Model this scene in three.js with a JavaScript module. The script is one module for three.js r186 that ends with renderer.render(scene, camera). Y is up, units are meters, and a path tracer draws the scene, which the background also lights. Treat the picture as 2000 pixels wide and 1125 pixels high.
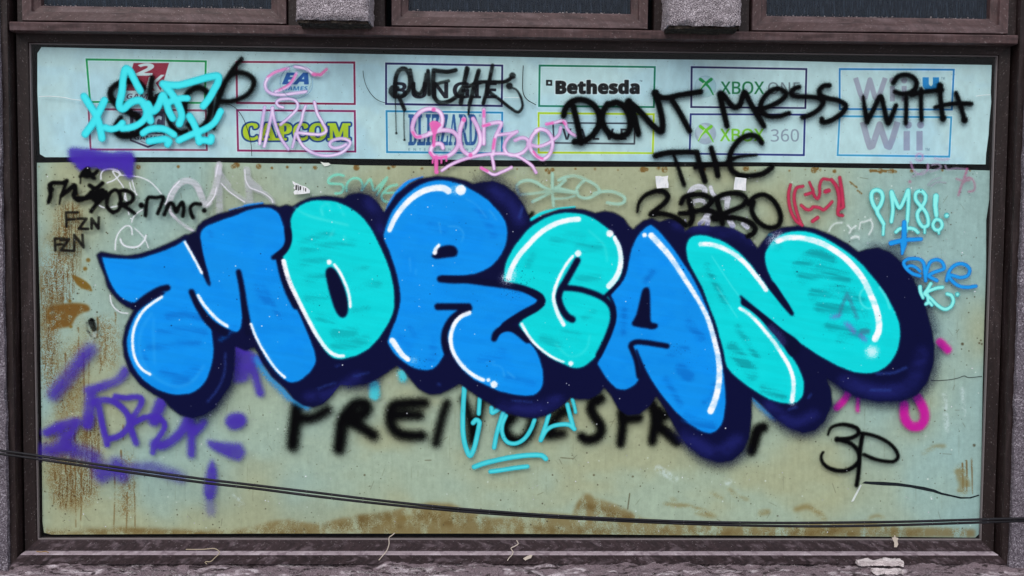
import * as THREE from 'three';
import { mergeGeometries } from 'three/addons/utils/BufferGeometryUtils.js';

// ---------------------------------------------------------------- camera, sky, sun, exposure
const scene = new THREE.Scene();
const camera = new THREE.PerspectiveCamera(32, 2000 / 1125, 0.05, 400);
camera.rotation.order = 'YXZ';
camera.position.set(-0.0747, 0.1561, 2.4814);
camera.rotation.set(-0.05314, -0.02493, 0.00845);
camera.updateMatrixWorld(true);
const renderer = new THREE.WebGLRenderer({ antialias: true });
renderer.toneMapping = THREE.LinearToneMapping;
renderer.toneMappingExposure = 1.48;
renderer.shadowMap.enabled = true;
{ // an overcast sky, brighter overhead
  const w = 256, h = 128, d = new Float32Array(w * h * 4);
  for (let y = 0; y < h; y++) for (let x = 0; x < w; x++) {
    const el = ((y + 0.5) / h - 0.5) * Math.PI, s = Math.max(0, Math.sin(el));
    const l = el > 0 ? 0.46 * (1 + 2 * s) : 0.3;
    const i = (y * w + x) * 4;
    d[i] = l * 0.97; d[i + 1] = l * 1.0; d[i + 2] = l * 1.06; d[i + 3] = 1;
  }
  const sky = new THREE.DataTexture(d, w, h, THREE.RGBAFormat, THREE.FloatType);
  sky.mapping = THREE.EquirectangularReflectionMapping;
  sky.magFilter = sky.minFilter = THREE.LinearFilter;
  sky.needsUpdate = true;
  scene.background = sky; scene.environment = sky;
  scene.backgroundIntensity = 1; scene.environmentIntensity = 1;
}
const sun = new THREE.DirectionalLight(0xfff6ea, 0.9);
sun.position.set(-2.2, 4.2, 4.5); sun.target.position.set(0, 0, 0);
sun.castShadow = true; sun.shadow.radius = 60; sun.shadow.mapSize.set(2048, 2048);
Object.assign(sun.shadow.camera, { left: -3, right: 3, top: 3, bottom: -3, near: 0.1, far: 20 });
sun.shadow.camera.updateProjectionMatrix();
scene.add(sun, sun.target);

// ---------------------------------------------------------------- helpers
let seed = 7;
const rnd = () => { seed = (seed * 1664525 + 1013904223) >>> 0; return seed / 4294967296; };
const hash = (x, y) => { let h = (x * 374761393 + y * 668265263) | 0; h = Math.imul(h ^ (h >>> 13), 1274126177); h = Math.imul(h ^ (h >>> 15), 2246822519); return ((h ^ (h >>> 16)) >>> 0) / 4294967296; };
const vnoise = (x, y) => {
  const i = Math.floor(x), j = Math.floor(y), u = x - i, v = y - j, a = u * u * (3 - 2 * u), b = v * v * (3 - 2 * v);
  const p = hash(i, j), q = hash(i + 1, j), r = hash(i, j + 1), s = hash(i + 1, j + 1);
  return p + (q - p) * a + (r - p) * b + (p - q - r + s) * a * b;
};
const fbm = (x, y, n = 4) => { let s = 0, k = 0.5, t = 0; for (let i = 0; i < n; i++) { s += k * vnoise(x, y); t += k; x = x * 2.03 + 17.1; y = y * 2.03 + 9.7; k *= 0.5; } return s / t; };
const clamp = (x, a = 0, b = 1) => Math.min(b, Math.max(a, x));
const sstep = (a, b, x) => { x = clamp((x - a) / (b - a)); return x * x * (3 - 2 * x); };
// the point at depth z that stands at the measured place (px, py) of the 2000 x 1125 photograph
const at = (px, py, z = 0) => {
  const v = new THREE.Vector3(px / 1000 - 1, 1 - py / 562.5, 0.5).unproject(camera).sub(camera.position);
  return v.multiplyScalar((z - camera.position.z) / v.z).add(camera.position);
};
const used = new Map();
const numbered = (n) => { const k = used.get(n) ?? 0; used.set(n, k + 1); return k ? `${n}_${String(k).padStart(3, '0')}` : n; };
function mesh(name, geo, mat, parent = scene, label) {
  const m = new THREE.Mesh(geo, mat);
  m.name = numbered(name); m.castShadow = m.receiveShadow = true;
  if (label) m.userData.label = label;
  parent.add(m); return m;
}
function tag(o, label, category, group, kind) {
  if (label) o.userData.label = label;
  if (category) o.userData.category = category;
  if (group) o.userData.group = group;
  if (kind) o.userData.kind = kind;
  return o;
}
function thing(name, label, category, group) { const g = new THREE.Group(); g.name = numbered(name); scene.add(g); return tag(g, label, category, group); }
function canvasOf(w, h) { const c = document.createElement('canvas'); c.width = w; c.height = h; return c; }
function dataTex(d, w, h, srgb = true) {
  const t = new THREE.DataTexture(d, w, h, THREE.RGBAFormat);
  t.magFilter = THREE.LinearFilter; t.minFilter = THREE.LinearMipmapLinearFilter; t.generateMipmaps = true; t.anisotropy = 8;
  if (srgb) t.colorSpace = THREE.SRGBColorSpace;
  t.needsUpdate = true; return t;
}

// ---------------------------------------------------------------- drawing in the plane of the window
// All sheets share one frame: X0..X1 by Y0..Y1 metres, row 0 of a texture at the top.
const X0 = -1.22, X1 = 1.22, Y0 = -0.64, Y1 = 0.64, CW = 2048, SC = CW / (X1 - X0), CH = Math.round((Y1 - Y0) * SC);
let toCanvas = (z) => (x, y) => { const p = at(x, y, z); return [(p.x - X0) * SC, (Y1 - p.y) * SC]; };
const KPX = 1.072;                       // canvas pixels per photograph pixel
const parse = (s) => s.trim().split(/\s+/).map((t) => t.split(',').map(Number));
function smooth(pts, closed, step = 5) {
  if (pts.length < 3) return pts;
  const c = new THREE.CatmullRomCurve3(pts.map(([x, y]) => new THREE.Vector3(x, y, 0)), closed, 'centripetal');
  return c.getPoints(pts.length * step).map((v) => [v.x, v.y]);
}
const trace = (g, q) => { g.beginPath(); q.forEach(([x, y], i) => (i ? g.lineTo(x, y) : g.moveTo(x, y))); };
// One line of marks: "s W x,y ..." a stroke, "t W0 W1 x,y ..." a tapering stroke, "l W x,y ..." a stroke with corners ("b": cut square), "f x,y ..." a rounded shape, "p x,y ..." a shape with corners, "d R x,y ..." dots.
function marks(g, text, map, grow = 0) {
  for (const line of text.trim().split('\n')) {
    const t = line.trim(), kind = t[0];
    if (!t) continue;
    const nums = t.slice(1).trim().split(/\s+/), heads = kind === 't' ? 2 : 'sldb'.includes(kind) ? 1 : 0;
    const h = nums.slice(0, heads).map((v) => (Number(v) + grow) * KPX), pts = parse(nums.slice(heads).join(' ')).map(([x, y]) => map(x, y));
    g.lineCap = kind === 'b' ? 'butt' : 'round'; g.lineJoin = 'round';
    if (kind === 'd') for (const [x, y] of pts) { g.beginPath(); g.arc(x, y, h[0], 0, 7); g.fill(); }
    else if (kind === 'f' || kind === 'p') { trace(g, kind === 'f' ? smooth(pts, true) : pts); g.closePath(); g.fill(); if (grow > 0) { g.lineWidth = grow * KPX; g.stroke(); } }
    else if (kind === 't') {
      const q = smooth(pts, false, 8);
      for (let i = 0; i + 1 < q.length; i++) { g.lineWidth = h[0] + (h[1] - h[0]) * (i / (q.length - 1)); trace(g, [q[i], q[i + 1]]); g.stroke(); }
    } else { g.lineWidth = h[0]; trace(g, kind === 's' ? smooth(pts, false) : pts); g.stroke(); }
  }
}
// the mask of some marks: only the box that holds them
function maskOf(text, map, blur = 0, grow = 0) {
  let x0 = 1e9, y0 = 1e9, x1 = -1e9, y1 = -1e9;
  for (const t of text.match(/-?[\d.]+,-?[\d.]+/g)) { const [x, y] = map(...t.split(',').map(Number)); x0 = Math.min(x0, x); y0 = Math.min(y0, y); x1 = Math.max(x1, x); y1 = Math.max(y1, y); }
  const pad = 26 + blur * 4 + grow;
  x0 = Math.floor(clamp(x0 - pad, 0, CW - 2)); y0 = Math.floor(clamp(y0 - pad, 0, CH - 2));
  const w = Math.ceil(clamp(x1 + pad, x0 + 1, CW)) - x0, h = Math.ceil(clamp(y1 + pad, y0 + 1, CH)) - y0;
  const work = canvasOf(w, h), wg = work.getContext('2d');
  wg.translate(-x0, -y0); wg.fillStyle = wg.strokeStyle = '#fff';
  marks(wg, text, map, grow);
  let g = wg;
  if (blur > 0) { g = canvasOf(w, h).getContext('2d'); g.filter = `blur(${blur * KPX}px)`; g.drawImage(work, 0, 0); }
  return { x0, y0, w, h, d: g.getImageData(0, 0, w, h).data };
}
const film = { rgb: new Float32Array(CW * CH * 3), a: new Float32Array(CW * CH), id: new Uint8Array(CW * CH) };
const paintNames = [null];
function paintId(name) { let i = paintNames.indexOf(name); if (i < 0) i = paintNames.push(name) - 1; return i; }
function spray(owner, color, o, text) {
  const { blur = 0.9, alpha = 1, grain = 0.3, mott = 0, streak = 0, scale = 0.02, grow = 0, inside = 0, own = true } = o, id = owner ? paintId(owner) : 0;
  const m = maskOf(text, toCanvas(0.003), blur, grow);
  for (let y = m.y0, j = 0; y < m.y0 + m.h; y++) for (let x = m.x0; x < m.x0 + m.w; x++, j++) {
    let a = m.d[j * 4 + 3] / 255;
    const i = y * CW + x;
    if (a < 0.004) continue;
    if (inside && film.a[i] < 0.5) continue;
    if (grain) a = clamp(a + (hash(x, y) * 0.6 + hash(x >> 1, (y >> 1) + 77) * 0.4 - 0.5) * grain * 4 * a * (1 - a));
    let k = alpha;
    if (mott) k *= 1 - mott * sstep(0.35, 0.75, fbm(x * scale, y * scale * 1.6, 4)) * (0.7 + 0.6 * hash(x + 9, y));
    if (streak) k *= 1 - streak * sstep(0.3, 0.7, fbm(x * 0.01 + y * 0.004, y * 0.12 - x * 0.02, 3)) * (0.6 + 0.6 * hash(x, y + 5));
    a *= clamp(k);
    if (a <= 0) continue;
    const b = film.a[i], n = a + b * (1 - a);
    for (let c = 0; c < 3; c++) film.rgb[i * 3 + c] = (color[c] * a + film.rgb[i * 3 + c] * b * (1 - a)) / n;
    film.a[i] = n;
    if (own && id && a > 0.3 || (id && film.id[i] === 0)) film.id[i] = id;
  }
}

// ---------------------------------------------------------------- everything sprayed or written on the glass, oldest first
const NAVY = [7, 10, 46], BLUE = [10, 143, 239], TEAL = [8, 216, 221], WHITE = [248, 250, 254], BLACK = [2, 2, 4], PURPLE = [68, 44, 168];
const PALE = [206, 204, 216], CYAN = [72, 232, 242], MAGENTA = [190, 24, 150], RED = [190, 48, 84];

// faint old marker work
spray('white_scribble', PALE, { alpha: 0.8, streak: 0.5, blur: 1 }, `
s 12 329,400 337,377 351,358 367,353 383,361 393,382 401,401 417,377 425,345 428,322
s 6 327,398 335,417 353,435 377,451`);
spray('white_scribble', [190, 192, 205], { alpha: 0.55, streak: 0.4, blur: 1.2 }, `
s 13 426,330 428,370 429,420
t 3 12 425,318 432,340 446,362
t 3 12 478,326 490,352 506,368
s 9 429,345 438,360 453,374 480,393
s 13 482,331 485,365 489,398
s 9 490,366 501,371 515,377 527,386 534,396`);
spray('white_scribble', [236, 234, 246], { alpha: 0.8, blur: 0.6 }, `
s 2 421,345 424,330 426,322
s 1.8 478,331 480,352 488,366 500,371 516,378 530,389 533,396
s 1.8 432,358 445,372 460,383 478,395
s 2 323,400 333,374 350,354
s 2 404,402 418,384 423,366`);
spray('white_loop_tag', [226, 230, 238], { alpha: 0.85, blur: 0.7 }, `
s 2.6 197,350 198,338 205,331 217,330 230,333 236,340
s 2.4 209,357 222,352 234,340 220,334 230,350 241,366 247,392 252,419
s 2.2 233,342 250,343 273,346 290,353 300,361 309,371 316,380
s 2.2 188,387 191,398 199,404 209,406 222,404 233,401
s 2 253,356 257,370 264,376 268,381
s 2 258,352 266,381
s 2.2 246,375 243,388 250,395 247,402
s 2.2 279,409 268,416 260,425 257,434
s 2.6 225,488 226,470 231,456 239,446 247,441 254,442 257,446 258,458
s 3.6 235,467 238,475 246,481 260,483 270,481 278,474 283,467 285,460
s 1.8 263,446 274,456 283,467 290,484
s 2.2 215,576 217,590 224,602 236,610 250,612
s 2 320,398 330,397`);
spray('pale_word_tag', [118, 212, 190], { alpha: 0.88, streak: 0.3 }, `
s 5 671,343 662,341 651,343 642,350 642,357 655,359 667,360 671,366 667,376 655,378
s 5 677,373 677,362 682,353 692,348 702,350 707,357 708,371
s 5 706,372 714,361 723,350 727,362 730,372 742,361 756,347 747,362 736,381
s 5 775,361 762,364 751,374 745,383 749,392 756,394
s 4 752,377 776,376`);
spray('pale_flower_tag', [158, 206, 190], { alpha: 0.8, streak: 0.4, blur: 1 }, `
s 6 1013,379 1009,364 1016,356 1030,352 1047,356 1062,366 1081,374
s 6 1079,338 1079,372 1081,402
s 6 1017,380 1048,377 1080,373 1128,377
s 6 1040,394 1060,384 1080,373 1104,352
s 6 1091,352 1104,346 1118,343 1130,345 1143,350 1156,357 1166,364 1171,374 1162,381 1147,387 1136,386 1128,380 1126,372 1131,362 1141,353
s 6 1160,378 1178,374 1195,374 1210,379 1220,386 1219,394 1212,398 1198,398 1186,396
s 5 1085,366 1110,372 1128,376
s 5 1081,388 1104,387 1122,383`);
spray('faint_lilac_tag', [172, 128, 176], { alpha: 0.55, streak: 0.35 }, `
s 5 1789,305 1794,300 1801,302 1802,309 1797,314 1790,312
s 4 1779,316 1782,328 1790,338 1802,340 1812,330 1812,320
s 5 1826,309 1840,312 1852,311`);
spray('faint_lilac_tag', [150, 140, 165], { alpha: 0.55 }, `
s 3.6 1782,345 1798,338 1805,332
s 3.6 1813,322 1815,334 1828,332 1838,326 1832,320 1820,322
s 3.6 1846,323 1850,331 1866,329 1889,331
s 2.6 1812,362 1822,352 1838,347
s 2.6 1818,364 1830,356 1848,357`);
spray('faint_lilac_tag', [170, 78, 128], { alpha: 0.62, streak: 0.3 }, `
s 5 1889,330 1884,346 1878,362 1872,381
s 4 1868,349 1880,353 1894,352
s 4.5 1883,356 1890,347 1899,350 1904,361 1902,372 1892,374
d 3 1777,355`);
spray('white_squiggle', [214, 226, 226], { alpha: 0.75 }, `
s 2.6 1619,452 1624,442 1633,436 1645,435
s 4 1656,440 1662,448 1659,455
s 5 1663,465 1670,462 1677,463
s 4 1665,446 1672,441
s 3.4 1681,434 1689,433 1699,430 1704,437 1703,448 1697,458
s 3 1680,436 1678,448
d 2 1701,428`);
spray('white_letters', [222, 224, 240], { alpha: 0.85, streak: 0.4, blur: 0.7 }, `
s 11 1345,381 1352,370 1362,365 1372,366 1377,372 1374,380
s 8 1388,366 1392,378 1403,386 1418,387 1424,388
s 11 1421,386 1420,410 1424,428 1431,441
s 8 1346,397 1360,392 1372,392 1379,400 1381,414 1375,428 1366,437
s 10 1387,410 1384,425 1381,441
s 4 1347,388 1346,399 1356,400
s 9 1451,436 1460,444
s 3 1458,424 1465,440
s 5 1338,430 1340,440`);

// magenta under the big piece
spray('magenta_marks', MAGENTA, { blur: 2.4, alpha: 0.95, grain: 0.4 }, `
t 17 15 1836,668 1851,683
s 19 1766,790 1766,806 1770,822 1781,832 1796,832 1805,821 1806,806 1801,792 1792,776
s 15 1658,766 1648,782 1634,796
t 8 13 1676,770 1675,802`);

// purple tag and purple patch
spray('purple_patch', PURPLE, { blur: 3, grain: 0.5, mott: 0.1, grow: 5 }, `
p 134,295 140,290 152,291 164,292 185,294 201,297 217,300 233,297 257,298 260,310 258,330 257,346 249,346 245,338 240,331 220,325 205,329 193,328 185,323 177,325 166,330 156,331 151,323 137,310`);
spray('purple_tag', PURPLE, { blur: 6, alpha: 0.82, grain: 0.5, mott: 0.35, grow: 3 }, `
t 22 32 176,682 105,770
s 24 141,881 165,885 180,892 190,905 197,930
s 22 199,932 215,918 226,905 236,918 239,930
s 17 261,915 294,913 325,923 353,933
s 24 128,862 108,880 88,880
s 18 118,838 130,856 122,870`);
spray('purple_tag', PURPLE, { blur: 3.6, alpha: 0.92, grain: 0.5, mott: 0.2, grow: 2 }, `
s 15 244,724 236,737 225,745 208,751 193,757 172,762
t 20 24 178,775 171,828
s 15 150,823 137,825 122,830 104,838 90,845
s 12 148,828 143,838 136,848
s 20 314,786 306,806 301,822
s 16 300,866 314,870 331,863 345,852 357,838 367,816
t 13 20 374,822 373,888
s 14 398,824 386,838 376,848
f 440,824 445,812 456,807 471,807 480,815 479,828 468,836 450,837
p 404,859 430,864 470,866 479,885 467,900 448,894 424,882 407,871
f 414,898 421,915 423,945 418,970 408,976 400,966 400,940 406,915
p 459,672 488,686 488,718 483,743 470,747 456,747
t 14 20 491,712 508,768
s 13 489,695 508,705`);
spray('purple_tag', PURPLE, { blur: 1.9, alpha: 0.95, grain: 0.4, mott: 0.15, grow: 0.5 }, `
s 12 191,782 199,826 209,868
s 12 183,786 196,782 209,781 225,786 240,798 250,812 253,825 246,840 231,852 209,858
s 11 225,774 247,777 264,775 276,778 276,787 268,802 255,821
s 12 252,818 256,838 266,866
s 11 262,826 280,816 295,814 312,817 321,828 319,840 309,855 301,868 298,884`);
spray('purple_tag', PURPLE, { blur: 5, alpha: 0.4, grain: 1 }, `
t 18 30 409,978 412,1000`);

// soft black letters below the big piece
spray('soft_black_letters', BLACK, { blur: 4.4, alpha: 1, grain: 0.6, grow: 0 }, `
s 25 579,796 575,830 571,870
s 20 588,818 612,815 640,800
s 25 686,796 670,818 665,850 662,876
s 22 690,790 708,786 717,794 712,806 690,816
s 22 688,824 712,838 730,850
s 22 829,786 790,788 768,792 762,808 764,830 776,845 800,850 824,850
s 19 772,811 800,810 820,811
s 18 873,786 866,805 858,835 851,866
s 16 905,778 913,800 920,835 921,864
s 16 925,850 936,810 940,782
s 22 1000,815 985,830 990,850 1010,862 1030,850 1040,825
s 20 1075,832 1095,806 1110,800
s 18 1070,850 1100,846`);
spray('soft_black_letters', BLACK, { blur: 3.6, grain: 0.6, grow: 2 }, `
s 18 1174,778 1158,786 1154,797 1160,812 1172,828 1174,843 1162,856 1145,858 1136,852
s 17 1214,806 1216,830 1212,866
s 15 1214,818 1232,818 1249,816
s 17 1275,790 1279,820 1274,862
s 14 1306,808 1292,816 1281,828
s 19 1282,828 1300,842 1322,862
s 12 1280,822 1290,800
s 20 1491,834 1481,838 1474,860 1468,880
`);
spray('soft_black_letters', BLACK, { blur: 2 }, `
s 9 1034,423 1040,416`);

// cyan scrawl over the black letters
const LIOU = `
s 9 907,757 905,790 904,820 905,850 910,874 918,890 925,878 931,855 935,835 936,824 930,820 924,826
s 8 937,778 935,808
s 8 983,806 976,826 970,848 965,874
s 8 960,796 961,806 968,803 974,799
s 8 988,812 981,830 982,850 992,864 1008,866 1024,857 1037,838 1044,820
s 8 1072,810 1066,830 1056,860 1066,842 1078,833 1096,829 1112,830 1122,838
s 8 1108,790 1113,810 1119,832
s 6 1118,780 1122,795 1124,805
s 9 926,912 945,905 965,900 1000,893 1035,889 1059,890 1066,896
s 8 958,921 980,918 1005,914 1030,911`;
spray('cyan_scrawl', [38, 176, 192], { blur: 0.8, grow: 1 }, LIOU);
spray('cyan_scrawl', [84, 218, 228], { blur: 1, alpha: 0.9, grow: -3, mott: 0.3 }, LIOU);
spray('cyan_scrawl', [64, 200, 216], { blur: 3, alpha: 0.85, grain: 0.8 }, `
t 20 24 731,752 731,772
t 16 18 785,730 787,738`);

// the big piece: dark body with its cast block, then six letters
spray('graffiti_piece', [40, 150, 215], { blur: 4, alpha: 0.8, grain: 0.9 }, `
s 12 500,700 520,730 545,756 565,776 600,796
s 8 1470,776 1490,798 1512,818`);
spray('graffiti_piece', BLUE, { blur: 1.2 }, `
t 4 10 750,430 757,408 766,392 778,376
t 10 3 778,376 796,357 826,346
t 3 6 448,411 478,403
t 6 2 478,403 512,398
s 8 752,660 764,690 784,716`);
spray('graffiti_piece', TEAL, { blur: 1.2 }, `
t 9 4 1037,431 1058,417 1090,408
t 5 2 1090,408 1122,405`);
const BODY = `187,497 197,490 220,495 247,498 273,494 300,486 327,475 348,465 361,457 371,457 381,452 385,441 396,430 420,419 460,408 480,403 512,398 533,399 545,403 560,398 571,402 587,392 608,384 635,381 656,383 671,386 680,379 701,375 723,381 739,396 750,414 757,405 773,380 800,358 820,348 852,343 884,345 911,352 924,358 943,354 964,353 985,360 1007,377 1023,399 1033,420 1036,433 1060,420 1092,409 1120,406 1141,408 1163,415 1181,411 1200,414 1219,425 1229,440 1237,447 1243,440 1256,430 1272,425 1289,432 1307,426 1325,429 1335,440 1338,452 1349,443 1373,440 1389,442 1408,440 1435,447 1461,461 1480,484 1488,472 1504,453 1528,443 1560,440 1592,445 1627,459 1656,475 1677,491 1690,486 1715,483 1740,492 1764,514 1786,548 1808,596 1821,645 1826,675 1824,711 1812,747 1791,772 1761,784 1716,785 1670,775 1642,757 1614,738 1624,760 1626,790 1611,823 1593,841 1569,846 1542,836 1515,818 1491,794 1468,774 1469,811 1464,854 1452,881 1430,900 1403,904 1372,893 1340,868 1316,832 1302,805 1282,774 1270,793 1249,810 1225,812 1207,799 1192,771 1180,757 1171,770 1152,780 1128,781 1115,776 1108,784 1092,797 1071,810 1049,817 1023,816 993,808 969,797 948,784 927,771 898,750 881,760 860,770 839,771 817,760 801,741 788,722 775,715 757,728 736,741 715,750 693,753 664,751 648,773 632,789 613,796 592,792 573,779 555,757 530,735 512,708 497,679 492,680 480,685 459,676 457,720 451,752 432,779 420,797 399,811 375,817 351,811 332,797 319,780 300,771 273,752 252,725 241,696 238,667 244,637 256,612 262,604 247,600 231,589 217,573 208,560 203,539 193,515`;
spray('graffiti_piece', [14, 18, 66], { blur: 8, alpha: 0.85, grain: 0.6, grow: 5 }, `
s 8 1830,680 1820,738 1795,772 1765,786 1716,787 1670,777 1642,759 1618,742
s 8 1628,790 1612,824 1592,842 1568,848 1540,838 1510,816
s 8 1456,880 1432,901 1403,906 1372,895 1342,870 1318,836
s 8 1700,484 1740,490 1766,514 1790,550 1812,598 1826,650
s 6 924,356 964,350 1000,368 1028,402
s 6 680,376 715,374 742,394
s 7 664,752 700,754 740,742
s 7 458,690 457,722 448,760 430,785 400,814 374,818`);
spray('graffiti_piece', [9, 12, 53], { blur: 1.5, grain: 0.3 }, 'p ' + BODY);
// brush-like passes in the dark block, and a lighter navy wash
spray('graffiti_piece', [32, 36, 108], { blur: 6, alpha: 0.75, inside: 1, mott: 0.6, grain: 0.6 }, `
s 26 1800,690 1780,750 1720,765 1650,745
s 20 1590,810 1550,825 1500,790
s 26 1340,850 1400,885 1440,860
s 20 980,790 1040,800 1090,780
s 16 600,775 640,770 700,735
s 20 720,395 740,420 745,450
s 22 960,370 1000,400 1015,430
s 22 1470,470 1440,455 1400,452
s 18 1400,448 1320,440`);
spray('graffiti_piece', [44, 70, 150], { blur: 2, alpha: 0.62, inside: 1, grain: 0.8 }, `
s 4 440,690 438,730 425,760 405,785
s 3 620,760 640,752 655,748
s 3 655,715 664,713
s 3 690,735 720,728
s 5 1770,718 1745,728 1712,730
s 4 1700,762 1740,762
s 4 1540,800 1556,795
s 4 1578,778 1584,770
s 3 1000,782 1040,785
s 4 855,750 860,752
s 5 1020,405 1015,425`);
const M = `p 200,503 215,505 233,506 263,507 280,504 295,499 311,494 327,488 345,480 361,470 368,481 375,494 385,511 393,526 402,545 409,559 413,555 409,538 404,521 399,502 395,483 392,462 393,455 397,448 403,443 412,439 435,430 460,422 480,413 494,409 507,407 520,406 530,408 539,413 545,420 549,430 555,449 558,468 557,474 554,480 548,486 535,496 540,508 548,528 555,548 563,568 573,592 587,621 603,659 613,685 616,701 615,709 611,717 605,726 597,733 589,740 581,744 572,746 563,745 551,737 539,725 525,707 512,683 499,658 489,634 484,615 480,600 470,575 466,560 470,590 472,619 470,637 467,644 463,647 458,647 451,644 435,637 420,627 405,612 391,594 380,576 374,570 381,597 393,611 401,620 407,631 412,645 414,660 416,680 415,697 412,714 404,738 397,749 388,758 379,764 369,768 348,770 335,769 321,765 308,760 295,752 283,743 271,731 262,717 255,702 251,689 249,675 249,662 252,649 257,634 263,621 271,609 281,600 300,587 316,580 326,570 312,568 300,570 291,577 284,583 278,588 270,591 262,591 252,588 243,584 236,579 228,571 220,559 214,546 209,533`;
const O = `p 553,502 560,494 566,484 570,472 571,460 569,444 569,428 573,417 579,409 587,402 597,397 609,393 621,392 645,393 656,395 667,399 678,404 688,410 698,417 707,425 716,436 725,449 733,464 741,481 748,496 755,513 761,530 765,548 768,564 769,580 769,600 766,612 762,622 756,634 749,645 740,659 731,669 720,680 707,688 695,694 683,697 672,700 661,700 651,698 643,692 635,683 627,671 619,658 611,643 603,627 595,611 587,596 580,580 573,562 566,545 558,525`;
const R = `p 750,460 754,445 761,425 768,411 777,399 787,387 799,377 811,368 823,361 837,356 852,353 866,353 879,355 890,358 900,361 911,366 921,372 932,378 943,385 954,393 964,404 973,413 980,423 986,433 989,444 990,455 989,466 987,477 983,487 978,497 972,505 966,512 959,519 951,524 943,528 927,534 905,537 884,537 863,537 856,546 880,550 913,552 945,555 980,559 1002,563 1020,569 1036,577 1049,586 1044,592 1036,596 1017,606 993,622 982,630 972,642 966,656 971,664 975,656 980,651 986,648 993,647 1000,648 1007,651 1013,655 1019,660 1026,665 1033,670 1039,676 1045,684 1049,692 1053,701 1056,712 1059,724 1060,741 1059,751 1055,760 1049,767 1041,771 1028,772 1014,771 1001,769 975,763 951,752 938,746 927,741 905,722 895,709 887,696 880,680 877,667 875,650 873,660 871,672 869,683 865,695 857,708 851,715 844,720 834,722 823,721 812,719 801,714 790,707 780,699 771,690 764,680 758,668 762,655 769,637 774,626 778,612 781,600 783,587 783,576 781,560 777,540 773,525 768,510 761,489 752,470`;
const G = `p 985,540 987,522 990,511 994,502 1004,484 1012,473 1020,463 1030,451 1041,441 1054,433 1068,425 1082,420 1097,417 1108,416 1120,417 1131,418 1141,420 1151,424 1160,428 1169,434 1177,440 1185,446 1192,453 1199,461 1205,469 1210,479 1213,491 1215,502 1215,513 1214,524 1212,535 1209,543 1205,549 1192,564 1183,575 1190,586 1195,600 1196,615 1194,630 1189,645 1182,661 1175,676 1167,690 1160,699 1152,706 1145,712 1137,716 1130,718 1121,718 1112,715 1103,711 1088,704 1073,696 1060,686 1047,675 1037,664 1028,653 1020,643 1014,634 1023,624 1050,608 1064,597 1067,586 1060,574 1048,566 1020,558 1000,553 985,548`;
const A = `p 1271,440 1278,445 1285,451 1295,462 1304,473 1315,487 1325,501 1336,518 1347,534 1358,554 1368,574 1375,591 1382,608 1390,634 1397,660 1404,686 1409,711 1413,735 1415,756 1416,775 1416,790 1414,805 1412,819 1408,829 1403,836 1396,842 1388,845 1379,844 1370,841 1358,834 1346,826 1332,814 1319,802 1304,784 1291,768 1282,755 1273,741 1265,727 1258,712 1251,696 1245,680 1240,684 1243,696 1247,712 1248,727 1246,742 1240,750 1231,756 1222,760 1213,760 1205,758 1198,752 1190,744 1183,735 1175,722 1168,710 1178,692 1186,673 1193,659 1198,645 1203,631 1205,617 1204,600 1200,588 1194,577 1205,563 1212,556 1219,547 1223,538 1226,529 1229,512 1232,497 1235,485 1239,476 1243,467 1249,458 1256,450 1263,444`;
const N = `p 1341,485 1343,474 1347,467 1352,463 1358,461 1368,460 1379,461 1392,465 1405,469 1419,476 1432,485 1445,495 1456,507 1467,519 1477,533 1488,548 1499,563 1510,576 1520,588 1534,602 1546,613 1547,606 1540,592 1530,577 1519,560 1508,545 1500,528 1496,513 1495,501 1496,494 1499,487 1505,477 1512,469 1522,461 1533,456 1546,453 1560,452 1574,453 1587,456 1600,461 1613,467 1627,475 1640,483 1656,494 1671,506 1686,520 1699,536 1711,550 1721,564 1730,577 1737,590 1744,603 1750,617 1755,630 1757,645 1757,658 1755,671 1752,684 1746,696 1738,708 1728,717 1714,725 1700,728 1686,728 1670,726 1655,721 1637,714 1617,703 1599,693 1581,681 1563,669 1545,656 1527,642 1512,629 1497,617 1478,603 1460,590 1449,581 1447,594 1458,601 1469,609 1485,623 1500,640 1515,657 1530,676 1541,690 1551,705 1559,719 1565,733 1569,746 1569,757 1568,768 1565,776 1557,784 1548,787 1538,787 1527,786 1515,783 1501,778 1488,771 1474,762 1460,753 1445,741 1431,729 1421,717 1417,704 1415,690 1411,673 1406,657 1403,644 1397,625 1390,608 1382,587 1373,562 1365,547 1357,533 1350,520 1344,507`;
const letters = [['letter M', M, BLUE], ['letter O', O, TEAL], ['letter R', R, BLUE], ['letter G', G, TEAL], ['letter A', A, BLUE], ['letter N', N, TEAL]];
for (const [name, shape, c] of [letters[3], letters[2], letters[0], letters[1], letters[4], letters[5]]) {
  const dark = c.map((v) => v * 0.8);
  spray(name, dark, { blur: 2.2, grain: 0.4, grow: 2 }, shape);
  spray(name, c, { blur: 1.1, grain: 0.5, mott: 0.12, scale: 0.012, grow: -0.5 }, shape);
  // passes of the can: thin lean bands, denser wet bands, and the grain of what lies below
  spray(name, c.map((v) => v * 0.84), { blur: 1.5, alpha: 0.2, streak: 0.95, grain: 0.6, inside: 1, own: false, grow: -14 }, shape);
  spray(name, c.map((v, i) => v + (255 - v) * (i ? 0.25 : 0.12)), { blur: 1.5, alpha: 0.13, mott: 1, scale: 0.03, inside: 1, own: false, grow: -18 }, shape);
}
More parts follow.
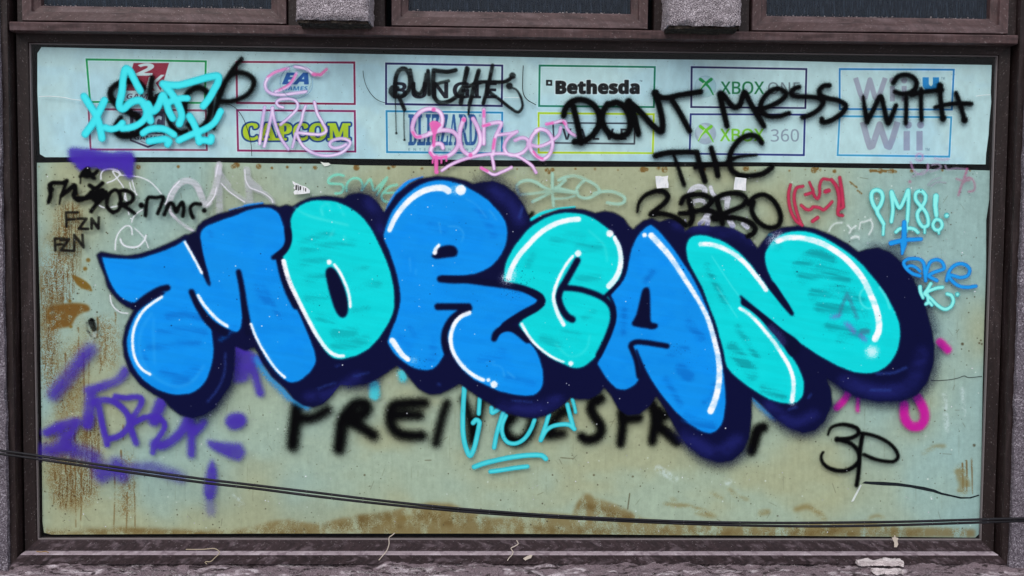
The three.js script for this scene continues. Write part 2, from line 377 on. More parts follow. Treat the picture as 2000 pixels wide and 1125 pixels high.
// older paint showing through the fills
spray('letter M', [6, 104, 196], { blur: 3, alpha: 0.55, streak: 0.85, grain: 1, inside: 1, own: false }, `
s 16 330,618 360,614 390,620
s 14 310,650 350,645 400,650
s 10 290,678 330,676 390,668
s 18 320,725 350,735 385,722
s 14 340,750 365,745
s 10 500,560 520,590
s 8 410,455 412,462
s 8 515,560 545,620
s 8 430,665 460,640
s 8 280,690 290,720`);
spray('letter M', [60, 172, 246], { blur: 2.5, alpha: 0.4, inside: 1, own: false }, `
s 5 296,612 276,645 272,680 284,715 310,742 345,755 375,745 398,715
s 4 300,620 300,660 302,710`);
spray('letter O', [10, 150, 158], { blur: 3, alpha: 0.5, streak: 0.9, grain: 1.2, inside: 1, own: false }, `
s 10 585,475 620,462 650,455
s 12 590,490 640,480 690,475
s 6 675,535 700,528 718,521
s 12 590,515 620,508 640,506
s 12 600,545 640,540
s 14 600,580 640,578
s 16 625,620 650,625
s 20 655,650 690,648
s 18 655,675 690,672 716,662
s 8 690,605 718,602
s 12 690,565 740,555`);
spray('letter O', [120, 240, 236], { blur: 2, alpha: 0.45, streak: 0.7, inside: 1, own: false }, `
s 5 630,420 628,405 640,398 646,412
s 4 660,398 672,420
s 4 645,462 652,448
s 3 672,460 676,475
s 4 575,405 600,420 680,440`);
spray('letter R', [4, 112, 208], { blur: 3, alpha: 0.5, streak: 0.85, grain: 1, inside: 1, own: false }, `
s 12 840,440 870,450
s 14 930,400 950,430 965,460
s 14 845,675 848,695 838,705
s 12 780,660 800,680
s 20 940,700 980,690
s 14 990,740 1040,750
s 10 800,640 810,655`);
spray('letter R', [96, 184, 250], { blur: 1.6, alpha: 0.4, streak: 0.5, inside: 1, own: false }, `
s 3 858,435 861,455
s 3 876,442 895,444 905,456 902,472
s 3 800,505 802,530
s 3 910,388 930,400 950,425
s 3 955,408 970,430
s 3 962,712 980,718 985,735
s 3 990,725 1005,738
s 3 950,708 966,706
s 3 812,525 812,536`);
spray('letter G', [10, 150, 160], { blur: 3, alpha: 0.42, streak: 0.85, grain: 1, inside: 1, own: false }, `
s 16 1080,470 1110,462 1140,468
s 18 1130,485 1170,480
s 12 1040,500 1030,520
s 14 1130,545 1170,540
s 10 1100,650 1130,655
s 16 1060,660 1090,675
s 10 1140,620 1160,610`);
spray('letter G', [110, 238, 236], { blur: 2, alpha: 0.4, inside: 1, own: false }, `
s 3 1085,672 1110,695 1130,694 1146,680 1152,655
s 3 1150,450 1180,480 1186,510`);
spray('letter A', [4, 100, 190], { blur: 3, alpha: 0.6, streak: 0.8, grain: 1, inside: 1, own: false }, `
s 10 1260,550 1275,530
s 14 1310,690 1340,682
s 8 1395,750 1392,775 1375,785
s 22 1330,720 1345,735
s 10 1220,600 1218,650
s 20 1340,815 1370,830 1390,835
s 10 1300,740 1330,790
s 16 1345,630 1370,660`);
spray('letter N', [10, 140, 150], { blur: 3, alpha: 0.7, streak: 0.9, grain: 1.3, inside: 1, own: false }, `
s 26 1560,520 1590,500 1620,510
s 26 1570,540 1610,530 1650,545
s 22 1590,575 1640,570 1680,590
s 20 1600,600 1650,605 1690,615
s 20 1620,635 1660,640 1690,640
s 14 1640,662 1680,655
s 14 1500,460 1520,480
s 24 1430,680 1470,730
s 10 1380,520 1420,600
s 10 1440,640 1480,700
s 14 1490,760 1530,775`);
spray('letter N', [70, 110, 140], { blur: 2.5, alpha: 0.6, grain: 1, inside: 1, own: false }, `
s 6 1654,574 1644,600 1638,618
s 6 1654,574 1664,596 1674,622
s 12 1684,648 1694,648`);
spray('letter N', [150, 90, 190], { blur: 3, alpha: 0.6, grain: 1, inside: 1, own: false }, `
s 8 1652,632 1664,642 1668,650
s 6 1625,620 1640,616
s 8 1680,655 1690,664`);
spray('letter N', [110, 238, 238], { blur: 1.2, alpha: 0.55, inside: 1, own: false }, `
s 4 1690,560 1680,574 1682,592 1694,602 1708,600
s 5 1718,562 1730,580 1738,602
d 2 1684,604 1747,610
s 2 1390,500 1430,560 1460,600
s 2 1400,560 1440,620`);
// dark inner lines
spray('graffiti_piece', NAVY, { blur: 1.7, grain: 0.3 }, `
s 12 262,600 272,592 284,582 300,572 314,565 327,562
t 11 13 374,570 388,600 410,632 440,650
t 10 12 466,531 472,560 478,600 483,628 484,650
t 9 13 534,503 545,497 557,486 563,470 562,450
s 13 546,508 552,535 560,560 566,575 578,598
f 371,457 381,454 390,470 393,488 400,520 408,553 411,559 406,556 396,535 380,500 366,474
f 636,535 637,527 641,523 648,522 654,526 660,534 667,548 673,563 678,582 680,598 679,610 676,617 672,620 667,620 662,617 656,608 650,593 644,573 639,552
f 843,500 846,496 849,491 853,486 858,483 868,480 879,479 887,481 892,486 894,492 892,498 888,501 873,503 850,505
t 13 12 860,545 885,547 911,547 950,552 980,556 1005,560 1025,565 1044,574 1056,582 1057,591 1048,601 1022,614 996,629 985,637
s 13 855,599 870,599 915,599
s 13 916,602 900,610 886,620 876,633 869,650 868,668 872,686
t 11 13 965,662 968,652 976,645 988,641 1000,642 1012,649 1023,658 1030,664
t 12 13 1128,508 1121,521 1112,537 1103,553 1095,566 1091,580 1093,593 1100,608 1109,619 1118,624
s 11 1099,562 1115,563 1132,565 1150,570 1166,576 1182,585 1193,597 1197,610 1197,625 1191,646 1180,672 1169,693
s 7 1183,578 1196,566 1208,554
s 10 1303,676 1280,672 1260,669 1244,668 1235,671 1232,676 1236,686 1243,705 1248,735
f 1255,567 1258,563 1263,561 1267,563 1269,570 1270,599 1272,629 1276,631 1282,632 1285,635 1283,640 1276,643 1260,641 1243,638 1236,636 1234,631 1237,626 1243,614 1249,590
f 1447,583 1444,579 1447,577 1451,580 1465,592 1495,617 1527,643 1560,668 1560,690 1545,696 1530,675 1515,656 1500,639 1485,622 1465,605 1449,595 1447,590
p 1499,557 1512,553 1530,580 1545,602 1551,612 1549,617 1544,616 1530,600`);
spray('graffiti_piece', [60, 58, 120], { blur: 4, alpha: 0.6, grain: 1.4, inside: 1, own: false }, 's 12 1505,640 1520,655 1530,670');

// white glints
const GL = {
  'letter M': `s 5 361,473 372,492 383,512 394,533
s 5.5 316,580 298,592 281,606 268,626 260,650 259,672 262,694 270,712 281,724 293,731
s 6 387,577 396,592 410,609 426,625 444,637
s 5 490,633 500,658 512,681 526,703 540,722 556,737`,
  'letter O': `t 9 6 554,510 559,530 566,551 576,573 592,605 613,645 625,664 637,680 650,691 661,695 671,695
s 5.5 653,517 662,529 671,546 679,566 683,584 684,599
d 5 643,512`,
  'letter R': `t 9 13 761,449 771,427 784,408 800,391 816,379 836,370 856,367 868,368 876,373
d 10 900,371
t 8 6 849,494 851,487 857,479
t 11 9 766,665 775,678 786,693 797,702
t 8 7 917,611 901,618 890,629 883,645 880,662 884,684 896,706 914,725 932,737 944,742
d 4 954,742
d 7 965,751`,
  'letter G': `s 10 1130,428 1110,430 1088,436 1068,446 1048,461 1032,478 1016,496 1004,515 997,530 993,544
t 8 11 1200,464 1208,480 1212,498 1212,515 1208,532 1199,548 1189,559
d 7 1191,456
t 5 8 1119,500 1107,515 1094,538 1085,560 1081,580 1084,597 1091,616 1101,634
d 6.5 1129,495
t 6 4 1019,633 1033,657 1050,676 1070,692 1088,702 1101,707
d 5 1115,710`,
  'letter A': `t 12 8 1272,460 1288,477 1304,495 1319,516 1335,541 1352,567 1366,590
t 8 13 1366,590 1380,617 1390,645 1399,680 1404,706 1405,735 1402,760 1396,783 1388,803
d 4.5 1259,459`,
  'letter N': `s 9 1368,477 1385,477 1405,482 1425,491 1444,504 1460,519 1477,540 1488,554 1496,566
t 10 13 1519,471 1535,465 1556,464 1578,467 1602,474 1625,486 1648,502 1670,524 1688,549 1701,577 1711,602 1716,625 1717,640 1714,652 1709,662
t 6 9 1445,602 1462,613 1480,630 1497,650 1513,670 1528,693 1541,715 1548,735 1550,752 1549,768 1547,783`,
};
for (const [name, text] of Object.entries(GL)) spray(name, WHITE, { blur: 1, grain: 0.6, mott: name === 'letter A' || name === 'letter N' ? 0.3 : 0.14, scale: 0.06 }, text);
for (const [name, text] of Object.entries(GL)) spray(name, WHITE, { blur: 2.4, alpha: 0.12, grain: 2.4, own: false, grow: 1.5 }, text);
spray('letter N', [226, 246, 250], { blur: 4, alpha: 0.85, grain: 1.2 }, 'd 12 1703,687\nd 4 1547,787');
spray('letter N', [220, 222, 240], { blur: 6, alpha: 0.75, grain: 1.4 }, 's 10 1506,474 1514,462 1522,458');
spray('letter G', [226, 240, 250], { blur: 6, alpha: 0.8, grain: 1.4 }, 's 14 988,545 996,543\nd 6 1000,532');
spray('letter R', WHITE, { blur: 4, alpha: 0.5, grain: 1.2, own: false }, 'd 7 890,371\nd 5 808,704');

// marker and spray tags over the printed strip and the upper part of the sheet
const SLOP = `
t 9 12 281,172 272,162 256,158 240,160 226,166 217,176 216,188 226,202 249,217 268,228
t 12 9 268,228 279,240 277,252 266,261 249,265 232,263 225,253 227,243 236,230
s 10 297,152 294,172 293,192 292,206
s 9 325,190 326,212 330,236 340,252 352,259 364,256
s 9 292,205 302,194 312,186
t 10 9 360,222 361,202 364,186 373,177 387,171 402,177 411,192 411,212 405,235 391,250 378,252 367,243
t 8 10 472,115 457,133 440,160 428,188
t 9 5 428,188 422,217 418,252
s 9 440,160 449,149 460,142 474,142 488,148 496,158 493,172 484,184 468,193 450,198 430,198`;
spray('black_spray_tag', BLACK, { blur: 4.5, alpha: 0.4, grain: 1.3, grow: 3 }, SLOP);
spray('black_spray_tag', BLACK, { blur: 1.3, grain: 0.3, grow: 1.2 }, SLOP);
const SMF = `
s 11 164,188 176,207 188,226 195,248 199,270
s 11 204,196 194,217 183,238 166,262
s 10 205,249 217,252 230,249 239,240
s 10 239,251 255,249 270,243 283,231 286,217 279,202
s 11 274,177 262,155 252,137 246,134 241,150 238,180 233,208 240,213 256,200 272,196 282,203 290,222 294,236
s 11 289,203 297,217 305,213 312,200 318,186 325,202 330,218 337,231
s 11 318,164 334,166 350,166 381,158 410,150 426,149 426,160 418,175 408,193 397,207
s 11 318,164 330,177 340,190 350,208 355,226 350,242
s 10 325,203 340,195 355,192 366,192
s 11 370,227 380,245 386,262 389,277
s 10 431,217 418,240 400,252 375,262 349,274
s 10 390,274 402,274 411,276 413,268
s 10 279,260 288,254 300,251 320,252 331,257 340,263
s 10 291,276 310,273 324,272 330,276 327,282`;
spray('cyan_spray_tag', [44, 188, 204], { blur: 1, grow: 3 }, SMF);
spray('cyan_spray_tag', CYAN, { blur: 1.4, grow: -0.5, mott: 0.12 }, SMF);
const IRU = `
s 6 517,209 512,240 507,281
s 6 533,210 525,248 516,286
s 6 531,211 538,243 550,272 563,291
s 5.5 553,210 543,206 540,200 545,195 558,193 572,194 580,200 581,210 568,226 548,243
s 5 577,261 574,276 571,288
s 5.5 597,207 592,220 589,235 580,256
s 6 614,199 620,222 630,240 637,256 628,262 610,262 582,259
s 6 579,260 586,277 597,290 618,301 643,304 667,298 680,287 684,278 676,272 661,271 646,277 644,284 652,289 666,287 676,282
s 6 523,152 535,142 550,137 563,133
s 6 576,130 597,134 607,141 615,146
s 6 523,152 518,164 521,176 532,183 552,185 576,182 598,179
s 6 579,143 573,155 564,167 552,174 538,179`;
spray('pink_marker_tag', [178, 150, 206], { blur: 0.7, grow: 0 }, IRU);
spray('pink_marker_tag', [246, 228, 252], { blur: 0.8, alpha: 0.95, grow: -2.6, mott: 0.5 }, IRU);
spray('pink_marker_tag', [224, 92, 166], { blur: 1.2, alpha: 0.85 }, `
t 6 8 612,145 626,146
t 5 2 626,146 638,135
s 3 523,150 540,140 560,134
s 3 578,145 566,163 545,176`);
spray('grey_ring', [96, 124, 146], { blur: 0.6, alpha: 0.55 }, `
s 1.6 548,164 552,144 565,130 582,127 600,136 608,152 606,170 595,185 578,192 560,186 550,172`);
const QUEST = `
s 8 772,180 773,152 780,137 790,134 798,142 801,156 798,176 788,186 772,188 763,180 766,171 776,172
s 7 778,186 784,200 790,214
s 7 801,137 805,160 811,180 820,183 828,170 833,145
s 7 836,138 837,160 838,184
s 8 847,137 860,139 875,140 890,137
s 8 847,139 846,164 848,188 856,199 870,200 890,190 905,170
s 6 848,166 860,162 876,158
s 8 912,133 906,165 900,202
s 8 935,138 926,170 917,204
t 7 3 925,178 917,205 915,224
s 7 962,128 954,165 944,202
s 7 912,170 935,161 960,160 984,160 996,154 1001,148
s 5 915,134 908,160 898,184
d 6 1001,148 995,168
t 6 3 956,180 978,196 997,211 1012,219 1020,210 1018,192 1008,175 995,170`;
spray('black_marker_tag', [16, 17, 20], { blur: 0.7, alpha: 1, streak: 0.1, grow: 0.8 }, QUEST);
spray('black_marker_tag', [10, 10, 12], { blur: 0.6 }, `
s 2 772,191 773,225 774,261
s 2.2 789,214 789,245 790,274
s 1.8 915,212 915,224
d 2.4 774,260 790,273`);
const BUZ = `
s 8 846,259 830,265 815,267 806,256 807,240 816,223 830,214 847,213 860,220 864,234 860,250 850,258 838,260
s 8 846,258 866,254 884,257 894,268 895,282 886,297 870,306 852,306 842,299 843,288 852,281 862,282 865,289
s 8 906,232 899,252 898,275 903,292 916,302 928,297 937,282 938,266 932,247 924,232
s 7 945,214 945,232 945,252 945,281
s 7 944,246 960,241 979,240 974,254 967,270 963,302
s 6 969,264 985,262 1000,260 1010,257
s 6.5 1008,258 995,267 987,278 985,290 992,301 1006,303 1022,297 1031,285 1030,273 1020,269 1006,274
s 7 1054,252 1042,262 1035,278 1038,294 1048,305 1060,311 1072,303 1079,285 1077,268 1068,256 1054,252 1046,255
s 6 1032,281 1050,286 1068,281 1082,272 1092,262 1095,249
s 6 1067,242 1085,239 1102,236 1107,250 1114,259 1124,265
s 6 863,333 880,322 900,313 925,306 955,301 985,300 1010,305 1028,315 1040,325 1047,337
s 6 960,303 963,316 965,330
s 6 940,328 952,335 965,341 982,335 999,327`;
spray('pink_drip_tag', [196, 150, 204], { blur: 0.7, grow: 0.2 }, BUZ);
spray('pink_drip_tag', [246, 220, 250], { blur: 0.8, alpha: 0.95, grow: -3, mott: 0.55 }, BUZ);
spray('pink_drip_tag', [228, 104, 180], { blur: 0.8, alpha: 0.95 }, `
f 839,241 845,236 856,238 862,244 855,252 852,262 846,262 842,252
t 6 2 849,252 847,284
s 5 840,298 846,306 856,308 872,306
t 7 2 852,307 852,336
t 3 1.5 862,308 862,318
t 3 1.5 872,306 872,314
t 3 1.5 846,308 845,318
d 4 853,336
d 4 847,214 906,234 919,303
s 4 806,258 812,267 822,267
s 5 944,246 956,243
s 5 966,272 963,290
s 4 945,216 945,228
s 4 1067,243 1080,240
s 5 940,328 952,334
s 4 1100,238 1104,243
s 4 1042,296 1050,306 1060,310`);
const SLOGAN = `
s 11 1101,226 1104,213 1112,202 1126,195 1143,196 1158,204 1168,218 1171,236 1166,252 1154,267 1138,276 1122,277
s 11 1120,209 1126,235 1132,262 1135,279
s 11.5 1187,203 1178,218 1176,235 1182,251 1196,264 1212,267 1226,259 1231,243 1228,224 1219,208 1205,200 1192,203
s 11 1247,262 1243,245 1238,225 1227,199
s 11 1227,199 1240,208 1256,224 1272,242 1292,257 1294,240 1289,212 1281,186
d 7 1228,199 1280,182
s 10 1279,183 1296,191 1330,185 1369,179
s 10 1310,192 1322,210 1335,233 1347,256
s 10 1420,246 1414,220 1408,195 1406,182 1412,184 1424,200 1436,210 1445,204 1454,180 1464,198 1478,222 1492,246
s 9 1479,214 1496,210 1515,202 1530,192 1535,184 1530,177 1517,173 1502,180 1490,194 1485,208 1490,220 1502,227 1522,227 1541,221
s 9 1561,170 1550,174 1545,183 1555,188 1580,189 1600,192 1608,198 1604,208 1592,219 1578,226 1567,229
s 9.5 1620,167 1608,168 1600,178 1604,187 1617,192 1636,196 1652,206 1648,217 1634,229 1618,237 1606,238 1605,232
t 5 10 1686,188 1688,205 1694,238
s 9 1694,238 1706,214 1720,188 1727,212 1735,241 1743,224 1750,206
s 9 1745,162 1753,150 1768,146 1782,150 1790,160 1788,172 1777,181 1760,183 1748,179
s 8 1770,191 1770,217 1769,241
s 9 1780,185 1800,180 1840,176
s 8 1799,174 1799,205 1800,234
s 9 1835,165 1837,190 1840,220 1842,230
d 6 1836,168 1842,231 1884,234
t 7 9 1826,210 1849,204 1876,202 1897,203
s 9 1867,182 1874,200 1880,220 1884,234
t 11 9 1280,304 1300,299 1330,297 1362,297
t 5 8 1315,300 1325,328 1336,361
s 10 1361,298 1368,325 1377,354
s 9 1358,327 1385,322 1421,320
s 10 1389,289 1397,317 1402,343
s 10 1488,279 1480,268 1468,264 1452,268 1438,280 1427,299 1425,318 1430,333 1445,342 1469,343 1492,338 1508,327
t 9 4 1421,316 1440,307 1478,303
t 4 9 1245,414 1248,397 1260,382 1280,373
s 9 1280,373 1296,374 1305,384 1299,395 1284,408 1271,419 1290,417 1310,421 1326,429 1339,440
s 9 1330,397 1336,386 1350,381 1368,380 1384,385 1390,392 1383,402 1366,411 1346,416 1328,417
s 10 1346,392 1351,412 1352,428 1347,438
s 9 1347,413 1370,411 1388,412 1402,418
s 10 1400,388 1406,412 1411,436
s 9 1395,390 1412,380 1434,377 1450,381 1457,389 1452,400 1434,409 1412,418 1392,425
s 9 1394,428 1420,425 1444,427 1464,434 1475,446 1472,455 1461,461
s 9 1472,395 1468,408 1475,426 1490,440 1506,445 1520,440 1525,425 1520,406 1508,389 1490,380 1472,386 1462,398`;
spray('black_slogan', BLACK, { blur: 4, alpha: 0.4, grain: 1.3, grow: 3 }, SLOGAN);
spray('black_slogan', BLACK, { blur: 1.1, grain: 0.3, grow: 1.2 }, SLOGAN);
const FACE = `
s 6 1544,361 1540,380 1544,410 1555,431 1567,440
s 6 1568,364 1556,367 1551,384 1555,410 1565,438
t 5 4 1581,356 1585,366
s 6 1573,380 1584,377
s 5.5 1619,351 1607,350 1601,362 1601,379 1597,388 1591,383 1587,368
s 8 1612,374 1619,372
s 6 1565,401 1575,409 1583,409 1588,404
s 6 1592,404 1601,406 1608,410 1617,403 1625,394
s 7 1587,432 1597,425
s 7 1624,351 1634,365 1639,388 1637,411
s 7 1640,347 1644,372 1647,404
s 6 1646,405 1638,410 1637,419 1646,421`;
spray('red_face_drawing', [150, 34, 66], { blur: 0.9, grow: 0.8 }, FACE);
spray('red_face_drawing', [206, 66, 98], { blur: 1, alpha: 0.8, grow: -2.5, mott: 0.4 }, FACE);
const PMS = `
s 7 1714,413 1706,400 1702,386 1704,375 1712,371 1721,375 1724,386 1720,400 1713,412 1719,425 1726,437
t 5 3 1726,437 1725,458
s 6.5 1741,433 1744,408 1741,374 1749,392 1757,406 1766,390 1774,371 1774,402 1772,432
t 5 2 1771,432 1770,452
s 6.5 1808,382 1800,373 1790,376 1788,388 1796,400 1808,414 1813,430 1812,440 1803,443 1794,431 1792,416 1800,405 1807,392 1808,382
t 4 2 1806,446 1806,455
t 10 7 1828,383 1827,402 1829,421
s 6 1826,430 1822,439 1826,448 1834,449 1840,441 1837,431 1829,428
t 4 2 1833,450 1834,456
d 4 1849,421
s 6 1750,453 1757,447 1768,446 1780,446 1788,449 1793,454
t 7 5 1797,560 1798,570 1803,582
s 6 1818,554 1812,564 1806,573 1817,567 1832,562 1841,561
s 6 1806,574 1818,583 1832,597 1846,604 1857,599 1862,587 1858,577 1850,574
s 5.5 1812,576 1812,592 1808,594 1814,590 1820,596
d 3.4 1870,575`;
spray('pale_cyan_tag', [66, 172, 178], { blur: 0.8, grow: 1.6 }, PMS);
spray('pale_cyan_tag', [140, 240, 234], { blur: 0.8, grow: -0.6 }, PMS);
const ARE = `
t 8 11 1766,434 1766,460 1765,472
t 13 4 1765,474 1764,484 1762,496
t 9 7 1740,475 1752,472 1766,469 1799,467
s 6.5 1797,539 1782,534 1770,524 1765,513 1771,507 1783,505 1797,507 1804,514 1806,530 1808,548
s 5.5 1770,523 1778,519 1788,522 1797,530
s 6.5 1808,540 1812,522 1818,511 1830,507 1840,512 1844,524 1836,528 1824,532 1814,539 1822,544 1830,548
s 6.5 1849,548 1853,532 1862,520 1874,515 1887,518 1894,527 1890,538 1876,542 1860,538 1853,538 1860,549 1872,558 1888,561 1906,559`;
spray('blue_marker_tag', [14, 110, 190], { blur: 0.8, grow: 0.8 }, ARE);
spray('blue_marker_tag', [34, 156, 236], { blur: 0.9, grow: -1.5, mott: 0.2 }, ARE);
spray('black_name_tag', BLACK, { blur: 1, grain: 0.2 }, `
s 9 95,394 99,382 97,366 101,358 113,357 124,357 130,353
d 6 98,362 100,370
t 8 4 131,353 125,368 119,382 116,399
t 8 4 99,378 95,390 94,398
s 9 120,382 132,373 146,362 147,370 144,382 150,390 160,390 170,384 180,374
s 9 145,362 148,378
s 9 175,362 186,368 200,358
s 9 178,413 192,394 208,378
s 10 150,388 172,386 186,378 200,372
f 176,386 185,376 198,372 210,372 209,385 200,392 190,398 182,394
s 8 221,415 210,406 209,390 216,376 226,371 234,379 236,396 231,410 221,415
s 8 231,374 246,372 259,380 259,391 248,398 233,398 248,406 262,416
s 8 234,378 236,398
d 6 276,401
s 8 284,421 286,400 290,386 305,386 319,385 315,400 308,417
s 8 321,419 331,398 337,398 344,414 350,402 356,395 359,408 357,422
s 8 391,399 380,398 372,405 373,416 377,425
d 5 399,411
s 8 157,345 163,336 172,330 175,340 184,340 190,334
s 8 175,342 184,348
f 158,338 165,332 176,334 182,342 174,348 162,347
t 4 2 158,346 157,358`);
spray('black_initials_tag', [14, 12, 14], { blur: 0.7, alpha: 1, streak: 0.1, grow: 0.6 }, `
l 5 130,442 129,415 152,415
l 5 130,429 146,428
l 5 152,427 169,427 154,447 172,447
l 5.5 179,446 179,427 192,446 193,425
l 5 108,489 107,466 125,466
l 4.5 108,478 121,477
l 5 119,469 135,467 119,489 144,490
l 5 145,489 145,459 163,483 161,459`);
spray('black_loop_tag', BLACK, { blur: 1.1, grain: 0.3, grow: 1.2 }, `
t 4 8 1617,849 1622,837 1632,831 1648,829 1664,832
s 8 1664,832 1675,838 1677,846 1666,854 1652,857 1635,858 1648,861 1664,868 1676,881 1678,898 1668,911 1652,919 1634,919
t 8 4 1634,919 1617,913 1606,902 1604,890 1608,883
d 5 1635,858
s 8 1685,848 1681,870 1679,892 1677,920 1675,938
t 8 2 1675,936 1673,948
s 7 1683,846 1700,849 1718,855 1737,866 1750,880 1754,893 1746,901 1730,901 1710,897 1688,888`);
spray('black_blot', BLACK, { blur: 0.8, grain: 1.5, streak: 0.15 }, `
f 172,626 178,621 184,623 187,635 189,645 183,648 176,640`);
spray('black_blot', [14, 16, 20], { blur: 0.8, alpha: 0.75, grain: 1.5, streak: 0.6 }, `
s 4 170,630 171,645 178,656
d 2 185,661 190,658 197,655`);
// white and dark flecks of dried paint
{
  let a = '', b = '';
  for (let k = 0; k < 380; k++) { const x = 80 + rnd() * 1835, y = 320 + rnd() * 720; a += `d ${(0.5 + rnd() * rnd() * 1.1).toFixed(2)} ${x.toFixed(1)},${y.toFixed(1)}\n`; }
  for (let k = 0; k < 240; k++) { const x = 190 + rnd() * 1640, y = 340 + rnd() * 560; b += `d ${(0.4 + rnd() * rnd() * 1.1).toFixed(2)} ${x.toFixed(1)},${y.toFixed(1)}\n`; }
  for (const [x, y, n, r] of [[1010, 555, 90, 40], [1000, 560, 70, 25], [1330, 690, 26, 40], [812, 706, 40, 25], [965, 755, 24, 20], [600, 800, 50, 30], [1115, 722, 20, 12], [560, 560, 30, 20]])
    for (let k = 0; k < n; k++) b += `d ${(0.3 + rnd() * rnd() * 0.6).toFixed(2)} ${(x + (rnd() + rnd() - 1) * r).toFixed(1)},${(y + (rnd() + rnd() - 1) * r).toFixed(1)}\n`;
  spray('white flecks', [232, 236, 244], { blur: 0.35, alpha: 0.9, grain: 0 , own: false }, a);
  spray('black flecks', [8, 12, 40], { blur: 0.4, alpha: 0.8, grain: 0, inside: 1, own: false }, b);
}

// ---------------------------------------------------------------- print of the logo strip behind the glass
const ZP = -0.007, onSheet = toCanvas(ZP);
const PH = 400;                                   // rows of the strip's own texture
const strip = canvasOf(CW, PH), sg = strip.getContext('2d');
// corner points of the twelve printed boxes, in reading order from the left, top and bottom box of each pair
const BOXES = [
  ['green', [16, 146, 76], 'p 169,116 402,120 400,201 176,199'], ['dull red', [142, 66, 90], 'p 173,213 402,215.5 404,293 177,292'],
  ['maroon', [132, 20, 62], 'p 462,121 692,122 693,203 463,201'], ['maroon', [132, 20, 82], 'p 463,215 693,217 694,296 465,294'],
  ['navy', [22, 22, 82], 'p 754,124 981,128 980,207 754,203'], ['blue', [28, 134, 186], 'p 755,217 981,220 980,299 756,297'],
  ['dark green', [0, 116, 84], 'p 1054,128 1279,131 1277,209 1053,207'], ['lime', [178, 212, 22], 'p 1052,221 1277,223 1275,299 1052,298'],
  ['navy', [18, 20, 76], 'p 1351,131 1575,135 1573,211 1350,209'], ['navy', [22, 40, 112], 'p 1349,223 1572,224 1570,303 1347,300'],
  ['blue', [34, 126, 190], 'p 1640,135 1863,136 1859,214 1640,213'], ['sky blue', [54, 152, 200], 'p 1640,227 1858,229 1854,306 1636,303'],
];
const boxPts = BOXES.map(([, , t]) => parse(t.slice(2)));
const col = (c, a = 1) => `rgba(${c.map((v) => Math.round(v)).join(',')},${a})`;
function local(px, py, sx = 1, shear = 0, turn = 0) {      // one unit = one photograph pixel at that place
  const o = onSheet(px, py), a = onSheet(px + 10, py), b = onSheet(px, py + 10);
  sg.setTransform((a[0] - o[0]) / 10, (a[1] - o[1]) / 10, (b[0] - o[0]) / 10, (b[1] - o[1]) / 10, o[0], o[1]);
  if (turn) sg.rotate(turn);
  sg.transform(sx, 0, -shear, 1, 0, 0);
}
function words(text, px, py, size, width, color, o = {}) {   // baseline start at px, py; stretched to the width
  const { font = 'sans-serif', weight = 'bold', shear = 0, stroke = 0, gap = 0, line, outline = 0 } = o;
  sg.setTransform(1, 0, 0, 1, 0, 0);
  sg.font = `${weight} ${size}px ${font}`;
  const glyphs = gap ? [...text] : [text], total = glyphs.reduce((s, c) => s + sg.measureText(c).width, 0) + gap * (glyphs.length - 1);
  local(px, py, width / total, shear);
  sg.lineJoin = 'round';
  let x = 0;
  for (const c of glyphs) {
    if (outline) { sg.lineWidth = outline; sg.strokeStyle = col(line); sg.strokeText(c, x, 0); }
    sg.fillStyle = col(color); sg.fillText(c, x, 0);
    if (stroke) { sg.lineWidth = stroke; sg.strokeStyle = col(color); sg.strokeText(c, x, 0); }
    x += sg.measureText(c).width + gap;
  }
}
function ink(color, text, alpha = 1) { sg.setTransform(1, 0, 0, 1, 0, 0); sg.fillStyle = sg.strokeStyle = col(color, alpha); marks(sg, text, onSheet); }
